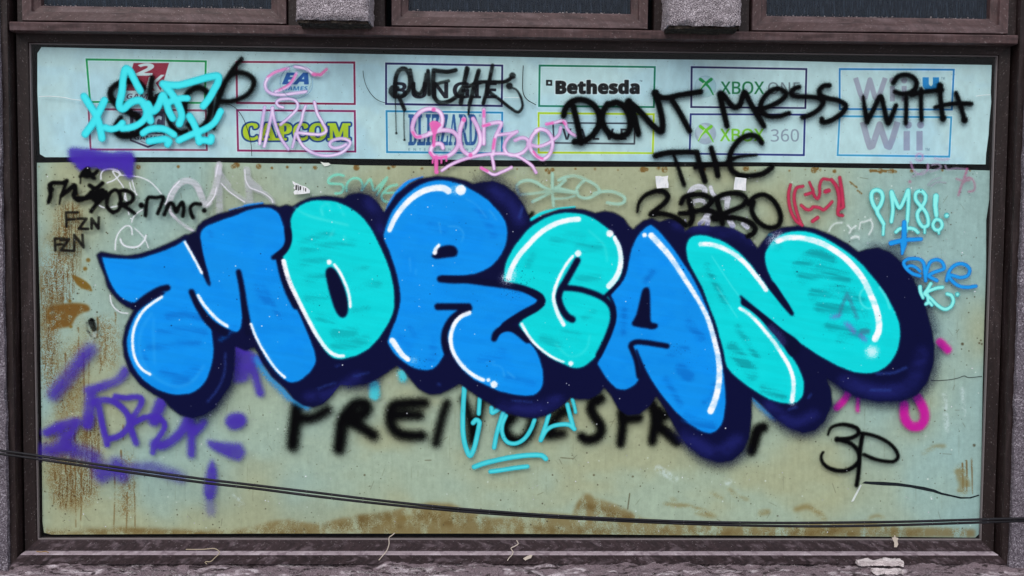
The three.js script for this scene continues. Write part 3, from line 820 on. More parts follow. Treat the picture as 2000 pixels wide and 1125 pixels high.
function printStrip() {
  sg.fillStyle = col([182, 214, 218]); sg.fillRect(0, 0, CW, PH);
  BOXES.forEach(([, c], k) => {
    const q = boxPts[k].map(([x, y]) => onSheet(x, y));
    sg.lineJoin = 'miter';
    for (const [w, s, a] of [[6.4, [214, 232, 238], 0.8], [3.6, c, 1]]) { sg.lineWidth = w * KPX; sg.strokeStyle = col(s, a); trace(sg, q); sg.closePath(); sg.stroke(); }
  });
  const base = [194, 215, 220];
  // numeral in a red slanted field
  ink([138, 40, 62], 'p 261,123 330,123 314,177 246,177');
  words('2', 262, 147, 32, 36, base, { shear: 0.3, stroke: 1 });
  ink(base, 'p 291,150 300,150 296,162 314,146 322,146 304,162 314,178 303,178 294,164 290,178 283,178');
  words('GAMES', 245, 193, 14, 64, [90, 60, 80], { shear: 0.25 });
  // shield
  ink([70, 62, 84], 'p 254,217 322,217 322,275 289,289 254,275');
  ink([186, 210, 216], 'p 257,220 319,220 319,273 289,285 257,273');
  ink([58, 50, 70], 'p 257,220 319,220 319,262 257,262');
  ink([120, 116, 140], 'p 274,220 304,220 304,262 274,262');
  words('EPIC', 259, 258, 44, 58, [176, 200, 208], { stroke: 0.6 });
  words('GAMES', 261, 273, 11, 56, [50, 46, 62]);
  ink([90, 80, 104], 'l 1.2 275,276 289,281 303,276');
  // ring with slanted initials
  ink([120, 160, 190], 's 1.5 611,160 609,173 601,184 590,190 579,192 567,190 556,183 549,173 547,160 550,147 557,137 568,130 579,128 591,130 602,138 609,148 611,160', 0.6);
  words('EA', 548, 164, 30, 54, [38, 92, 160], { shear: 0.42, stroke: 1.6 });
  words('GAMES', 551, 176, 10.5, 50, [52, 116, 176], { shear: 0.15 });
  // yellow-green letters with a blue rim
  words('CAPCOM', 473, 273, 44, 212, [178, 202, 38], { font: 'serif', outline: 9, line: [22, 62, 128], stroke: 2.4 });
  // wide black name
  words('BUNGIE', 764, 191, 41, 208, [16, 18, 34], { weight: 'normal', gap: 3, stroke: 2.6 });
  // ragged blue name
  words('BLIZZARD', 797, 283, 82, 137, [38, 88, 150], { font: 'serif', stroke: 2.2 });
  ink(base, `t 1 3 812,232 808,280
t 3 1 828,226 832,270
t 1 3 846,240 842,284
t 2 1 868,228 872,262
t 1 3 886,244 882,284
t 3 1 905,226 908,258
t 1 2.4 922,240 918,282`, 0.5);
  words('ENTERTAINMENT', 797, 294, 7, 128, [104, 140, 158], { weight: 'normal', gap: 4 });
  words('®', 935, 228, 7, 5, [60, 100, 150], { weight: 'normal' });
  // bold black name with a small square
  ink([6, 8, 12], 'p 1066.5,156 1078.5,156.3 1078.5,167.5 1066.5,167');
  ink([190, 216, 220], 'p 1070.5,159.5 1075,159.6 1075,164 1070.5,163.8');
  words('Bethesda', 1083, 182, 33, 168, [6, 8, 12], { stroke: 3, outline: 6, line: [206, 226, 230] });
  words('™', 1249, 163, 8, 6, [40, 50, 60], { weight: 'normal' });
  // spaced name in a dark frame
  ink([58, 62, 72], 'l 3 1080,240 1240,241 1239,281 1082,279 1080,240');
  words('VALVE', 1098, 273, 31, 128, [46, 50, 58], { gap: 10 });
  // two globes
  for (const [y, c, ball] of [[169, [22, 140, 64], [162, 200, 204]], [261, [112, 196, 40], [156, 172, 190]]]) {
    ink([120, 140, 160], `d 21 1378,${y}`, 0.5); ink(ball, `d 20 1378,${y}`, 0.9);
    ink([186, 208, 216], `d 14 1373,${y - 4}`, 0.5);
    ink(c, `t 6 2 1368,${y - 14} 1378,${y - 6} 1386,${y + 3} 1393,${y + 16}\nt 6 2 1389,${y - 14} 1379,${y - 6} 1370,${y + 3} 1364,${y + 14}`);
    ink([210, 230, 190], `t 2 1 1376,${y - 8} 1368,${y + 4} 1364,${y + 12}`, 0.6);
  }
  words('XBOX', 1408, 183, 33, 84, [14, 112, 62], { weight: 'normal', stroke: 0.8 });
  words('ONE', 1498, 183.5, 32, 66, [112, 128, 136], { weight: 'normal' });
  words('XBOX', 1407, 275, 33, 85, [120, 198, 46], { weight: 'normal', stroke: 0.8 });
  words('360', 1504, 276, 33, 58, [132, 146, 162], { weight: 'normal' });
  // rounded grey letters and a blue U
  const grey = [152, 160, 178];
  ink(grey, 'b 10 1671,152 1680,182 1685,193 1690,190 1699,156 1709,190 1714,193 1719,182 1729,152\nb 10 1743,168 1743,198\nb 10 1766,168 1766,198\nd 6 1743,157 1766,157');
  ink([26, 130, 196], 'b 12 1808,151 1808,166 1813,174 1823,174 1828,166 1828,151');
  words('TM', 1838, 155, 7, 8, [90, 120, 140], { weight: 'normal' });
  ink(grey, 'b 12 1685,238 1694,272 1699,287 1704,285 1718,243 1732,285 1737,287 1743,272 1753,238\nb 12.5 1771,256 1771,294\nb 12.5 1796,256 1796,294\nd 7 1774,244 1798,244');
  words('TM', 1807, 294, 7, 9, [90, 120, 140], { weight: 'normal' });
  sg.setTransform(1, 0, 0, 1, 0, 0);
  const d = sg.getImageData(0, 0, CW, PH).data, out = new Uint8Array(CW * PH * 4);
  for (let y = 0, i = 0; y < PH; y++) for (let x = 0; x < CW; x++, i++) {
    const n = fbm(x * 0.006, y * 0.012, 4), f = fbm(x * 0.09, y * 0.05 + 40, 3), s = hash(x, y);
    const blue = sstep(0.44, 0.62, n), worn = 0.94 + 0.1 * f + 0.03 * (s - 0.5), k = i * 4;
    out[k] = clamp((d[k] - 8 * blue) * worn, 0, 255); out[k + 1] = clamp((d[k + 1] - 4 * blue) * worn, 0, 255); out[k + 2] = clamp((d[k + 2] + 3 * blue) * worn, 0, 255); out[k + 3] = 255;
    if (s < 0.0007) for (let c = 0; c < 3; c++) out[k + c] *= 0.45;
  }
  return dataTex(out, CW, PH);
}

// ---------------------------------------------------------------- the stained sheet below it
const SY = 244, SH = CH - SY;                    // its texture starts SY rows down
function printSheet() {
  const rgb = new Float32Array(CW * SH * 3);
  for (let y = 0, i = 0; y < SH; y++) for (let x = 0; x < CW; x++, i += 3) {
    const n = fbm(x * 0.004 + 3, y * 0.006, 4), m = fbm(x * 0.0035 + 51, y * 0.003 + 8, 3), v = fbm(x * 0.22, y * 0.03, 3), f = fbm(x * 0.12, y * 0.12 + 60, 2);
    const olive = clamp(sstep(0.36, 0.6, n + 0.28 * (0.5 - y / SH)) ), side = sstep(0.52, 0.9, m + 0.62 * Math.max(0, (x - 1640) / 400) + 0.5 * Math.max(0, (120 - x) / 110));
    const k = 0.93 + 0.06 * v + 0.08 * (f - 0.5) + 0.05 * (hash(x, y) - 0.5);
    for (let c = 0; c < 3; c++) {
      let t = [168, 185, 164][c] * (1 - olive) + [171, 176, 144][c] * olive;
      t = t * (1 - side) + [156, 187, 184][c] * side;
      rgb[i + c] = t * k;
    }
  }
  const stain = (color, alpha, blur, lo, hi, sx, sy, text, fine = 0.25) => {
    const m = maskOf(text, onSheet, blur);
    for (let y = m.y0, j = 0; y < m.y0 + m.h; y++) for (let x = m.x0; x < m.x0 + m.w; x++, j++) {
      const a = m.d[j * 4 + 3] / 255;
      if (a < 0.01 || y < SY) continue;
      const k = alpha * a * sstep(lo, hi, fbm(x * sx, y * sy, 4) * (1 - fine) + hash(x, y) * fine), i = ((y - SY) * CW + x) * 3;
      for (let c = 0; c < 3; c++) rgb[i + c] += (color[c] - rgb[i + c]) * k;
    }
  };
  const RUST = [116, 82, 30], BROWN = [126, 102, 50], DARK = [58, 42, 20];
  stain([122, 92, 40], 0.36, 9, 0.38, 0.62, 0.03, 0.02, `
s 50 96,480 95,560 98,650 105,720
s 60 130,620 140,760 130,900
s 40 100,880 120,950 150,980`);
  stain(RUST, 1, 2, 0.2, 0.42, 0.08, 0.08, `
f 93,602 120,594 150,592 172,597 175,606 160,611 148,620 138,636 120,641 100,646 92,628`);
  stain([120, 88, 24], 0.95, 1.2, 0.12, 0.36, 0.15, 0.15, `
f 140,536 150,540 168,550 178,562 176,568 164,564 150,556
s 4 170,562 178,567
d 4 164,561 172,508 166,525
d 3 160,561 138,638 136,588`);
  stain([120, 84, 34], 0.85, 8, 0.46, 0.66, 0.35, 0.2, `
s 30 98,520 94,600 96,700 100,760
s 40 130,420 120,520 112,560
s 40 150,690 140,760 130,800
s 60 140,860 140,910 130,960
s 50 175,830 170,900 165,960
s 40 190,650 205,640 210,700
s 24 250,900 246,960 244,1000
s 22 100,850 105,900 108,960`, 0.45);
  stain([96, 66, 26], 0.9, 6, 0.5, 0.6, 0.5, 0.04, `
s 26 96,540 94,620 97,720
s 46 138,420 128,520 118,570
s 50 150,850 140,910 132,970
s 30 180,830 175,900 170,950`, 0.3);
  let runs = '';
  for (const [x, y, l] of [[123, 562, 40], [112, 570, 60], [152, 640, 60], [127, 690, 45], [163, 690, 180], [173, 690, 60], [143, 800, 120], [137, 830, 160], [146, 850, 180], [158, 900, 130], [170, 830, 60], [106, 905, 80], [223, 905, 130], [236, 880, 60], [247, 930, 110], [262, 925, 120], [240, 830, 30], [205, 660, 40], [196, 700, 30], [225, 610, 20], [178, 905, 60], [152, 380, 30], [190, 620, 40], [128, 905, 70], [1888, 900, 60], [1880, 905, 50], [1898, 895, 70]])
    runs += `t 3 1.2 ${x},${y} ${x + 1},${y + l * 0.5} ${x + (rnd() - 0.5) * 4},${y + l}\n`;
  stain([104, 70, 26], 0.85, 0.8, 0.34, 0.5, 0.2, 0.06, runs);
  stain([124, 102, 58], 0.75, 3, 0.28, 0.56, 0.06, 0.03, `
p 84,1046 88,1030 100,1036 130,1040 200,1036 240,1030 300,1034 400,1038 470,1036 505,1026 530,1018 570,1015 600,1022 640,1020 670,1012 720,1006 760,1000 800,990 840,982 880,984 920,1000 960,1012 1000,1010 1040,1000 1090,1004 1118,1006 1125,985 1140,966 1150,964 1160,972 1200,985 1240,1004 1255,1014 1300,1020 1400,1026 1500,1028 1600,1020 1640,1022 1700,1018 1760,1030 1840,1030 1905,1034 1905,1050 84,1046`);
  stain([100, 76, 34], 0.7, 5, 0.4, 0.66, 0.05, 0.05, `
s 16 640,1030 700,1026 780,1030
s 22 820,1010 900,1018 960,1028
s 10 100,1040 250,1038 400,1042 600,1040
s 10 1010,1035 1200,1038 1500,1042 1800,1042
s 16 1140,985 1180,1000 1230,1012
s 12 700,1012 760,1008
s 14 1540,1036 1640,1034`);
  stain(BROWN, 0.6, 3, 0.34, 0.56, 0.03, 0.08, `
s 8 1300,985 1350,990 1390,1006
s 8 1360,1000 1395,1008
s 10 1485,1002 1500,1000
s 10 1555,995 1580,990 1610,1012
s 22 1875,920 1885,950 1880,960
s 6 1805,885 1825,873 1845,871
s 5 1390,963 1400,968 1410,972
s 5 1425,956 1440,970 1460,976
s 5 1310,975 1320,978
s 6 1700,1012 1715,1008 1725,1012
s 8 740,1022 800,1010`);
  let dots = '';
  for (let x = 76; x < 1930; x += 22 + rnd() * 60) dots += `d ${(1 + rnd() * 3.2).toFixed(1)} ${x.toFixed(0)},${(323 + (x - 80) * 0.0055 + rnd() * 3).toFixed(1)}\n`;
  stain(RUST, 0.9, 0.8, 0.3, 0.46, 0.25, 0.25, dots + `
d 6 462,322 696,327 1256,331 1298,331 1590,332 1457,329
d 5 505,325 768,323 1599,331 1720,334 1742,334
d 4 1068,332 1072,336 1286,328
t 5 2 1700,333 1750,335
s 3 1660,355 1668,361 1674,366
s 3 1675,372 1683,378`);
  let specks = '', pale = '', scr = '', hair = '';
  for (let k = 0; k < 1500; k++) specks += `d ${(0.5 + rnd() * rnd() * 1.1).toFixed(2)} ${(78 + rnd() * 1835).toFixed(1)},${(325 + rnd() * 715).toFixed(1)}\n`;
  for (let k = 0; k < 420; k++) specks += `d ${(0.5 + rnd() * rnd() * 1.2).toFixed(2)} ${(80 + rnd() * rnd() * 300).toFixed(1)},${(340 + rnd() * 680).toFixed(1)}\n`;
  for (let k = 0; k < 300; k++) pale += `d ${(0.6 + rnd() * rnd() * 1.4).toFixed(2)} ${(78 + rnd() * 1835).toFixed(1)},${(325 + rnd() * 715).toFixed(1)}\n`;
  for (let k = 0; k < 160; k++) { const x = 90 + rnd() * 1810, y = 335 + rnd() * 690, l = 4 + rnd() * 16, a = rnd() * 3.1; scr += `s ${(0.6 + rnd() * 0.7).toFixed(2)} ${x.toFixed(1)},${y.toFixed(1)} ${(x + l * Math.cos(a)).toFixed(1)},${(y + l * Math.sin(a)).toFixed(1)}\n`; }
  for (let k = 0; k < 260; k++) { const x = 90 + rnd() * 1810, y = 330 + rnd() * 640, l = 8 + rnd() * 34; hair += `s 0.8 ${x.toFixed(1)},${y.toFixed(1)} ${x.toFixed(1)},${(y + l).toFixed(1)}\n`; }
  stain([60, 52, 36], 0.85, 0.3, -1, -0.5, 1, 1, specks);
  stain([216, 226, 222], 0.8, 0.4, -1, -0.5, 1, 1, pale);
  stain([84, 80, 60], 0.5, 0.4, -1, -0.5, 1, 1, scr);
  stain([104, 104, 82], 0.4, 0.5, 0.3, 0.5, 0.1, 0.1, hair);
  stain([206, 222, 224], 0.6, 2, 0.4, 0.6, 0.14, 0.14, `
s 14 1285,915 1300,925 1318,935
s 10 1420,945 1425,940
s 12 460,965 470,985
s 10 1845,770 1850,840
s 8 1880,760 1884,810
s 16 180,630 182,660`);
  stain(DARK, 0.7, 0.6, 0.2, 0.4, 0.3, 0.3, `
d 3 1880,672 1903,870
d 2 1916,665 1918,672 1913,670 712,928
l 1.2 1095,894 1120,896
l 1.2 830,899 842,899
t 2 1 1230,964 1226,995
d 2 1160,928 1236,931`);
  const out = new Uint8Array(CW * SH * 4);
  for (let i = 0; i < CW * SH; i++) { for (let c = 0; c < 3; c++) out[i * 4 + c] = clamp(rgb[i * 3 + c], 0, 255); out[i * 4 + 3] = 255; }
  return dataTex(out, CW, SH);
}

// ---------------------------------------------------------------- materials
const std = (o) => new THREE.MeshPhysicalMaterial({ roughness: 0.7, specularIntensity: 0.5, ...o });
function grimeTex(w, h, base, o) {
  const { fx, fy, dust = [150, 138, 146], dustAmt = 0.3, dark = [24, 18, 20], darkAmt = 0.35, flecks = 0.0006, key = 0, runs = 0 } = o, d = new Uint8Array(w * h * 4);
  for (let y = 0, i = 0; y < h; y++) for (let x = 0; x < w; x++, i += 4) {
    const a = sstep(0.48, 0.78, fbm(x * fx + key, y * fy, 5)) * dustAmt, b = sstep(0.5, 0.8, fbm(x * fx * 2.3 + 91 + key, y * fy * 1.7 + 33, 5)) * darkAmt, s = hash(x + key, y), k = (0.94 + 0.12 * hash(x * 3 + 1, y + key)) * (1 - runs * (fbm(x * 0.16 + key, y * 0.012, 3) - 0.5) * 2), scuff = runs && fbm(x * 0.3 + 7, y * 0.3 + key, 3) > 0.79 ? 0.4 : 0;
    for (let c = 0; c < 3; c++) {
      let v = base[c]; v += (dust[c] - v) * a; v += (dark[c] - v) * b; v += (176 - v) * scuff;
      d[i + c] = clamp(v * k, 0, 255);
    }
    d[i + 3] = 255;
    if (s < flecks) { const r = 1 + Math.floor(hash(x, y + 3) * 2.6); for (let v = 0; v < r; v++) for (let u = 0; u < r; u++) { const j = (Math.min(h - 1, y + v) * w + Math.min(w - 1, x + u)) * 4; d[j] = 214; d[j + 1] = 208; d[j + 2] = 216; } }
  }
  const t = dataTex(d, w, h); t.wrapS = t.wrapT = THREE.RepeatWrapping; return t;
}
function bumpTex(n, f, key = 0, oct = 4) {
  const d = new Uint8Array(n * n * 4);
  for (let y = 0, i = 0; y < n; y++) for (let x = 0; x < n; x++, i += 4) { const v = 255 * fbm(x * f + key, y * f, oct); d[i] = d[i + 1] = d[i + 2] = v; d[i + 3] = 255; }
  const t = dataTex(d, n, n, false); t.wrapS = t.wrapT = THREE.RepeatWrapping; return t;
}
const per = (t, m) => { t.repeat.set(1 / m, 1 / m); return t; };      // uv are metres: the texture spans m metres
const FRAME = [76, 58, 59];
const frameMat = std({ map: per(grimeTex(1024, 1024, FRAME, { fx: 0.012, fy: 0.07, dustAmt: 0.2, darkAmt: 0.3, flecks: 0.0006, runs: 0.14 }), 0.9), roughness: 0.5, bumpMap: per(bumpTex(512, 0.1), 0.35), bumpScale: 0.0006 });
const shadedFrameMat = std({ map: per(grimeTex(1024, 1024, [36, 26, 26], { fx: 0.008, fy: 0.08, dustAmt: 0.14, darkAmt: 0.5, flecks: 0.0009, key: 400, runs: 0.12 }), 0.9), roughness: 0.5, bumpMap: frameMat.bumpMap, bumpScale: 0.0005 });  // darker copy of the frame brown, the shade of the reveal in its colour
const dustyMat = std({ map: per(grimeTex(1024, 1024, [50, 39, 42], { fx: 0.05, fy: 0.09, dust: [126, 114, 122], dustAmt: 0.45, dark: [34, 26, 30], darkAmt: 0.5, flecks: 0.0012, key: 900, runs: 0.25 }), 0.9), roughness: 0.8, bumpMap: frameMat.bumpMap, bumpScale: 0.0012 });
const litDustMat = std({ map: per(grimeTex(1024, 256, [150, 136, 144], { fx: 0.03, fy: 0.1, dust: [186, 174, 182], dustAmt: 0.6, dark: [84, 70, 78], darkAmt: 0.5, flecks: 0.001, key: 950 }), 0.9), roughness: 0.95 });  // dust whose pale colour also carries the sky light on the step
const stoneMat = std({ map: per(grimeTex(1024, 1024, [176, 166, 174], { fx: 0.16, fy: 0.16, dust: [226, 218, 226], dustAmt: 1.0, dark: [84, 76, 82], darkAmt: 1.1, flecks: 0, key: 77 }), 0.42), roughness: 0.95, bumpMap: per(bumpTex(512, 0.25, 5, 3), 0.2), bumpScale: 0.009 });
const wallMat = std({ map: per(grimeTex(1024, 1024, [112, 104, 114], { fx: 0.2, fy: 0.2, dust: [186, 180, 190], dustAmt: 0.8, dark: [48, 42, 48], darkAmt: 0.9, flecks: 0.0004, key: 177 }), 0.6), roughness: 0.95, bumpMap: stoneMat.bumpMap, bumpScale: 0.005 });
const ledgeMat = std({ map: per(grimeTex(1024, 1024, [112, 98, 104], { fx: 0.02, fy: 0.045, dust: [196, 186, 192], dustAmt: 0.85, dark: [40, 32, 34], darkAmt: 0.9, flecks: 0.003, key: 277 }), 0.8), roughness: 0.95, bumpMap: per(bumpTex(512, 0.09, 15, 5), 0.25), bumpScale: 0.008 });
const soffitMat = std({ map: per(grimeTex(512, 512, [58, 50, 46], { fx: 0.06, fy: 0.1, dust: [96, 88, 78], dustAmt: 0.6, dark: [26, 22, 20], darkAmt: 0.7, flecks: 0.002, key: 311 }), 0.4), roughness: 0.95, bumpMap: stoneMat.bumpMap, bumpScale: 0.006 });  // dark copy of the stone, the shade under the blocks put into its colour
const limeMat = std({ color: 0xcfc4c6, roughness: 0.95, bumpMap: stoneMat.bumpMap, bumpScale: 0.004 });
const cavityMat = std({ color: new THREE.Color().setRGB(0.008, 0.012, 0.017), roughness: 0.9, specularIntensity: 0.2 });  // near-black colour painted for the unlit interior
const paneMat = new THREE.MeshPhysicalMaterial({ color: 0xfcfefe, transmission: 1, thickness: 0, roughness: 0.06, ior: 1.5, specularIntensity: 0.35 });
const cableMat = std({ map: per(grimeTex(256, 256, [15, 14, 20], { fx: 0.03, fy: 0.2, dust: [80, 78, 100], dustAmt: 0.3, flecks: 0.0006, key: 37 }), 0.3), roughness: 0.55 });

// ---------------------------------------------------------------- shapes
// A closed profile (points [u, z]: u metres outward from the edge line, z towards the street) drawn along an edge from a to b; ends cut square or at 45 degrees.
function bar(profile, a, b, out, cutA = 0, cutB = 0) {
  const A = new THREE.Vector2(...a), B = new THREE.Vector2(...b), dir = B.clone().sub(A).normalize(), o = new THREE.Vector2(...out), pos = [], uv = [];
  const len = B.distanceTo(A), pt = (k, end) => { const [u, z] = profile[k], p = (end ? B : A).clone().addScaledVector(o, u).addScaledVector(dir, (end ? cutB : -cutA) * u); return [p.x, p.y, z]; };
  let run = 0;
  const put = (...v) => { for (const [p, s, t] of v) { pos.push(...p); uv.push(s, t); } };
  const n = profile.length, ccw = dir.x * o.y - dir.y * o.x > 0;
  const tri = (p, q, r) => (ccw ? put(p, q, r) : put(p, r, q));
  for (let k = 0; k < n; k++) {
    const j = (k + 1) % n, w = Math.hypot(profile[j][0] - profile[k][0], profile[j][1] - profile[k][1]);
    const p = [pt(k, 0), 0, run], q = [pt(k, 1), len, run], r = [pt(j, 1), len, run + w], s = [pt(j, 0), 0, run + w];
    tri(p, q, r); tri(p, r, s); run += w;
  }
  const caps = THREE.ShapeUtils.triangulateShape(profile.map(([u, z]) => new THREE.Vector2(u, z)), []);
  for (const [i, j, k] of caps) for (const end of [0, 1]) {
    const t = [i, j, k].map((v) => [pt(v, end), profile[v][0], profile[v][1]]);
    put(...t);
  }
  const g = new THREE.BufferGeometry();
  g.setAttribute('position', new THREE.Float32BufferAttribute(pos, 3)); g.setAttribute('uv', new THREE.Float32BufferAttribute(uv, 2));
  g.computeVertexNormals(); return g;
}
// a rough block: a finely divided box whose skin wanders by some millimetres
function rough(x0, x1, y0, y1, z0, z1, step, amp, f, round = 0) {
  const n = (a, b) => Math.max(1, Math.min(160, Math.round((b - a) / step)));
  const g = new THREE.BoxGeometry(x1 - x0, y1 - y0, z1 - z0, n(x0, x1), n(y0, y1), n(z0, z1)), p = g.attributes.position, uv = g.attributes.uv, nm = g.attributes.normal, c = [(x0 + x1) / 2, (y0 + y1) / 2, (z0 + z1) / 2];
  for (let i = 0; i < p.count; i++) {
    let x = p.getX(i) + c[0], y = p.getY(i) + c[1], z = p.getZ(i) + c[2];
    const N = (k) => fbm(x * f + k * 13 + z * f * 0.7, y * f + k * 29 - z * f * 0.6, 3) - 0.5;
    if (Math.abs(nm.getX(i)) > 0.5) uv.setXY(i, z, y); else if (Math.abs(nm.getY(i)) > 0.5) uv.setXY(i, x, z); else uv.setXY(i, x, y);
    const ex = Math.min(x - x0, x1 - x), ey = Math.min(y - y0, y1 - y), ez = z1 - z, near = round ? clamp(1 - Math.max(Math.min(ex, ey) / round, 0)) * clamp(1 - ez / round) : 0;
    const dx = N(1) * amp * 2, dy = N(2) * amp * 2, dz = N(3) * amp * 2 - near * near * round * 0.4;
    p.setXYZ(i, x + dx + (near ? Math.sign(c[0] - x) * near * round * 0.2 : 0), y + dy, z + dz);
  }
  g.computeVertexNormals(); return g;
}
function flat(pts, z, holes = []) {                     // an outline in the window plane; uv in metres
  const s = new THREE.Shape(pts.map((p) => new THREE.Vector2(p.x, p.y)));
  for (const h of holes) s.holes.push(new THREE.Path(h.map((p) => new THREE.Vector2(p.x, p.y))));
  const g = new THREE.ShapeGeometry(s); g.translate(0, 0, z); return g;
}
function sheetUv(g, y1, rows) { const p = g.attributes.position, u = g.attributes.uv; for (let i = 0; i < p.count; i++) u.setXY(i, (p.getX(i) - X0) * SC / CW, (y1 - p.getY(i)) * SC / rows); return g; }
const ptsAt = (s, z) => parse(s).map(([x, y]) => at(x, y, z));
function tube(pts, r, seg = 6, sides = 6) { return new THREE.TubeGeometry(new THREE.CatmullRomCurve3(pts, false, 'centripetal'), pts.length * seg, r, sides, false); }
function slab(pts, z, t) { const s = new THREE.Shape(pts.map((p) => new THREE.Vector2(p.x, p.y))); const g = new THREE.ExtrudeGeometry(s, { depth: t, bevelEnabled: false }); g.translate(0, 0, z); return g; }

// ---------------------------------------------------------------- ground, wall, room behind
const W2 = 1.18, H2 = 0.6055, TOP = 1.16;
const ground = mesh('pavement', new THREE.PlaneGeometry(120, 120).rotateX(-Math.PI / 2), std({ color: new THREE.Color().setRGB(0.16, 0.15, 0.15), roughness: 0.95 }));
ground.position.y = -1.7; tag(ground, 'grey pavement running along the foot of the wall', null, null, 'structure');
const wall = thing('building_wall', 'rough grey plaster wall around the display window'); wall.userData.kind = 'structure';
const OUT = W2 + 0.0535, LEDGE = -0.664;
mesh('plaster_edge', rough(-OUT - 0.16, -OUT, LEDGE - 0.02, 1.3, -0.1, 0.05, 0.006, 0.005, 22), wallMat, wall);
mesh('plaster_edge', rough(OUT, OUT + 0.16, LEDGE - 0.1, 1.3, -0.1, 0.05, 0.006, 0.005, 22), wallMat, wall);
mesh('plaster_field', new THREE.BoxGeometry(3, 6, 0.3).translate(-OUT - 1.655, 1.3, -0.11), wallMat, wall);
mesh('plaster_field', new THREE.BoxGeometry(3, 6, 0.3).translate(OUT + 1.655, 1.3, -0.11), wallMat, wall);
mesh('wall_above', new THREE.BoxGeometry(2 * OUT + 0.3, 3.1, 0.3).translate(0, TOP + 1.55, -0.11), wallMat, wall);
mesh('plinth', new THREE.BoxGeometry(2 * OUT + 0.3, 1.0, 0.3).translate(0, -1.2, -0.11), wallMat, wall);
const room = mesh('dark_room_backing', new THREE.BoxGeometry(2.9, 2.4, 0.05).translate(0, 0.25, -0.075), cavityMat); tag(room, 'near-black sheet painted as the dark of the room behind the glass', null, null, 'structure');

// the mortar ledge under the window
{
  const nx = 420, nz = 46, pos = [], uv = [], idx = [];
  for (let j = 0; j <= nz; j++) for (let i = 0; i <= nx; i++) {
    const x = -1.62 + 3.24 * i / nx, t = j / nz;
    let y, z;
    if (t < 0.6) { const s = t / 0.6; z = 0.0 + 0.17 * s; y = LEDGE + 0.006 - 0.075 * s * s; } else { const s = (t - 0.6) / 0.4; z = 0.17 + 0.012 * s; y = LEDGE - 0.069 - 0.3 * s; }
    const n1 = fbm(x * 7, t * 5 + 3, 4) - 0.5, n2 = fbm(x * 26 + 9, t * 16, 4) - 0.5, n3 = fbm(x * 90, t * 60, 3) - 0.5, k = sstep(0, 0.12, t);
    y += (n1 * 0.03 + n2 * 0.018 + n3 * 0.008) * k; z += (n2 * 0.01 + n3 * 0.008) * k;
    pos.push(x, y, z); uv.push(x, t * 0.45);
    if (i < nx && j < nz) { const a = j * (nx + 1) + i; idx.push(a, a + nx + 1, a + 1, a + 1, a + nx + 1, a + nx + 2); }
  }
  const g = new THREE.BufferGeometry(); g.setAttribute('position', new THREE.Float32BufferAttribute(pos, 3)); g.setAttribute('uv', new THREE.Float32BufferAttribute(uv, 2)); g.setIndex(idx); g.computeVertexNormals();
  const ledge = thing('window_ledge', 'cracked mauve grey mortar ledge under the display window'); ledge.userData.kind = 'structure';
  mesh('mortar', g, ledgeMat, ledge);
  // lumps of pale lime on it
  const lumps = [];
  for (let k = 0; k < 1100; k++) {
    const band = rnd(), x0 = band < 0.35 ? 230 + rnd() * 140 : band < 0.75 ? 520 + rnd() * 340 : 40 + rnd() * 1900, p = at(x0, 1106 + rnd() * 22, 0.05 + rnd() * 0.04);
    const t = (p.z) / 0.17, y = LEDGE + 0.006 - 0.075 * t * t + (fbm(p.x * 7, t * 0.6 * 5 + 3, 4) - 0.5) * 0.03 + (fbm(p.x * 26 + 9, t * 0.6 * 16, 4) - 0.5) * 0.018;
    const r = 0.0006 + rnd() * rnd() * 0.0024, s = new THREE.TetrahedronGeometry(r, 1); s.scale(0.8 + rnd() * 1.2, 0.6, 0.7 + rnd()); s.rotateY(rnd() * 6); s.translate(p.x, y + r * 0.2, p.z); lumps.push(s);
  }
  const c = mesh('lime_crumbs', mergeGeometries(lumps), limeMat, ledge); c.userData.kind = 'stuff';
}

// ---------------------------------------------------------------- the display window
const win = thing('display_window', 'wide brown framed display window covered in graffiti, below the three dark windows', 'window');
const BEAD = [[0.0014, -0.02], [0.0014, 0.0045], [0.004, 0.0085], [0.029, 0.0125], [0.029, -0.02]];
const LIT_LIP = [[-0.0004, -0.004], [-0.0004, 0.0046], [0.0012, 0.0056], [0.0012, -0.004]];
const STEP = [[0.0295, -0.02], [0.0295, 0.036], [0.0315, 0.039], [0.0525, 0.039], [0.0525, -0.02]];
const SIDE = [[0.036, -0.02], [0.036, 0.034], [0.0375, 0.039], [0.0525, 0.039], [0.0525, -0.02]];
const RAIL = [[0.0295, -0.02], [0.0295, 0.0135], [0.0225, 0.0145], [0.0225, 0.041], [0.0245, 0.045], [0.041, 0.047], [0.0445, 0.043], [0.0445, -0.02]];
mesh('bead', bar(BEAD, [-W2, -H2], [W2, -H2], [0, -1], 1, 1), dustyMat, win, 'dusty lower glazing bead');
mesh('bead', bar(BEAD, [-W2, H2], [W2, H2], [0, 1], 1, 1), shadedFrameMat, win);
mesh('bead', bar(BEAD, [-W2, -H2], [-W2, H2], [-1, 0], 1, 1), shadedFrameMat, win);
mesh('bead', bar(BEAD, [W2, -H2], [W2, H2], [1, 0], 1, 1), shadedFrameMat, win);
mesh('bottom_rail', bar(STEP, [-W2, -H2], [W2, -H2], [0, -1], 1, 1), dustyMat, win, 'dusty scuffed bottom rail');
mesh('lit_dust_strip', bar([[0.0272, 0.0142], [0.0272, 0.0375], [0.0296, 0.0385], [0.0296, 0.0142]], [-W2, -H2], [W2, -H2], [0, -1], 1, 1), litDustMat, win, 'pale dust and painted sky light along the step of the bottom rail');
mesh('stile', bar(SIDE, [-W2, -H2], [-W2, TOP], [-1, 0], 1, 0), shadedFrameMat, win);
mesh('stile', bar(SIDE, [W2, -H2], [W2, TOP], [1, 0], 1, 0), shadedFrameMat, win);
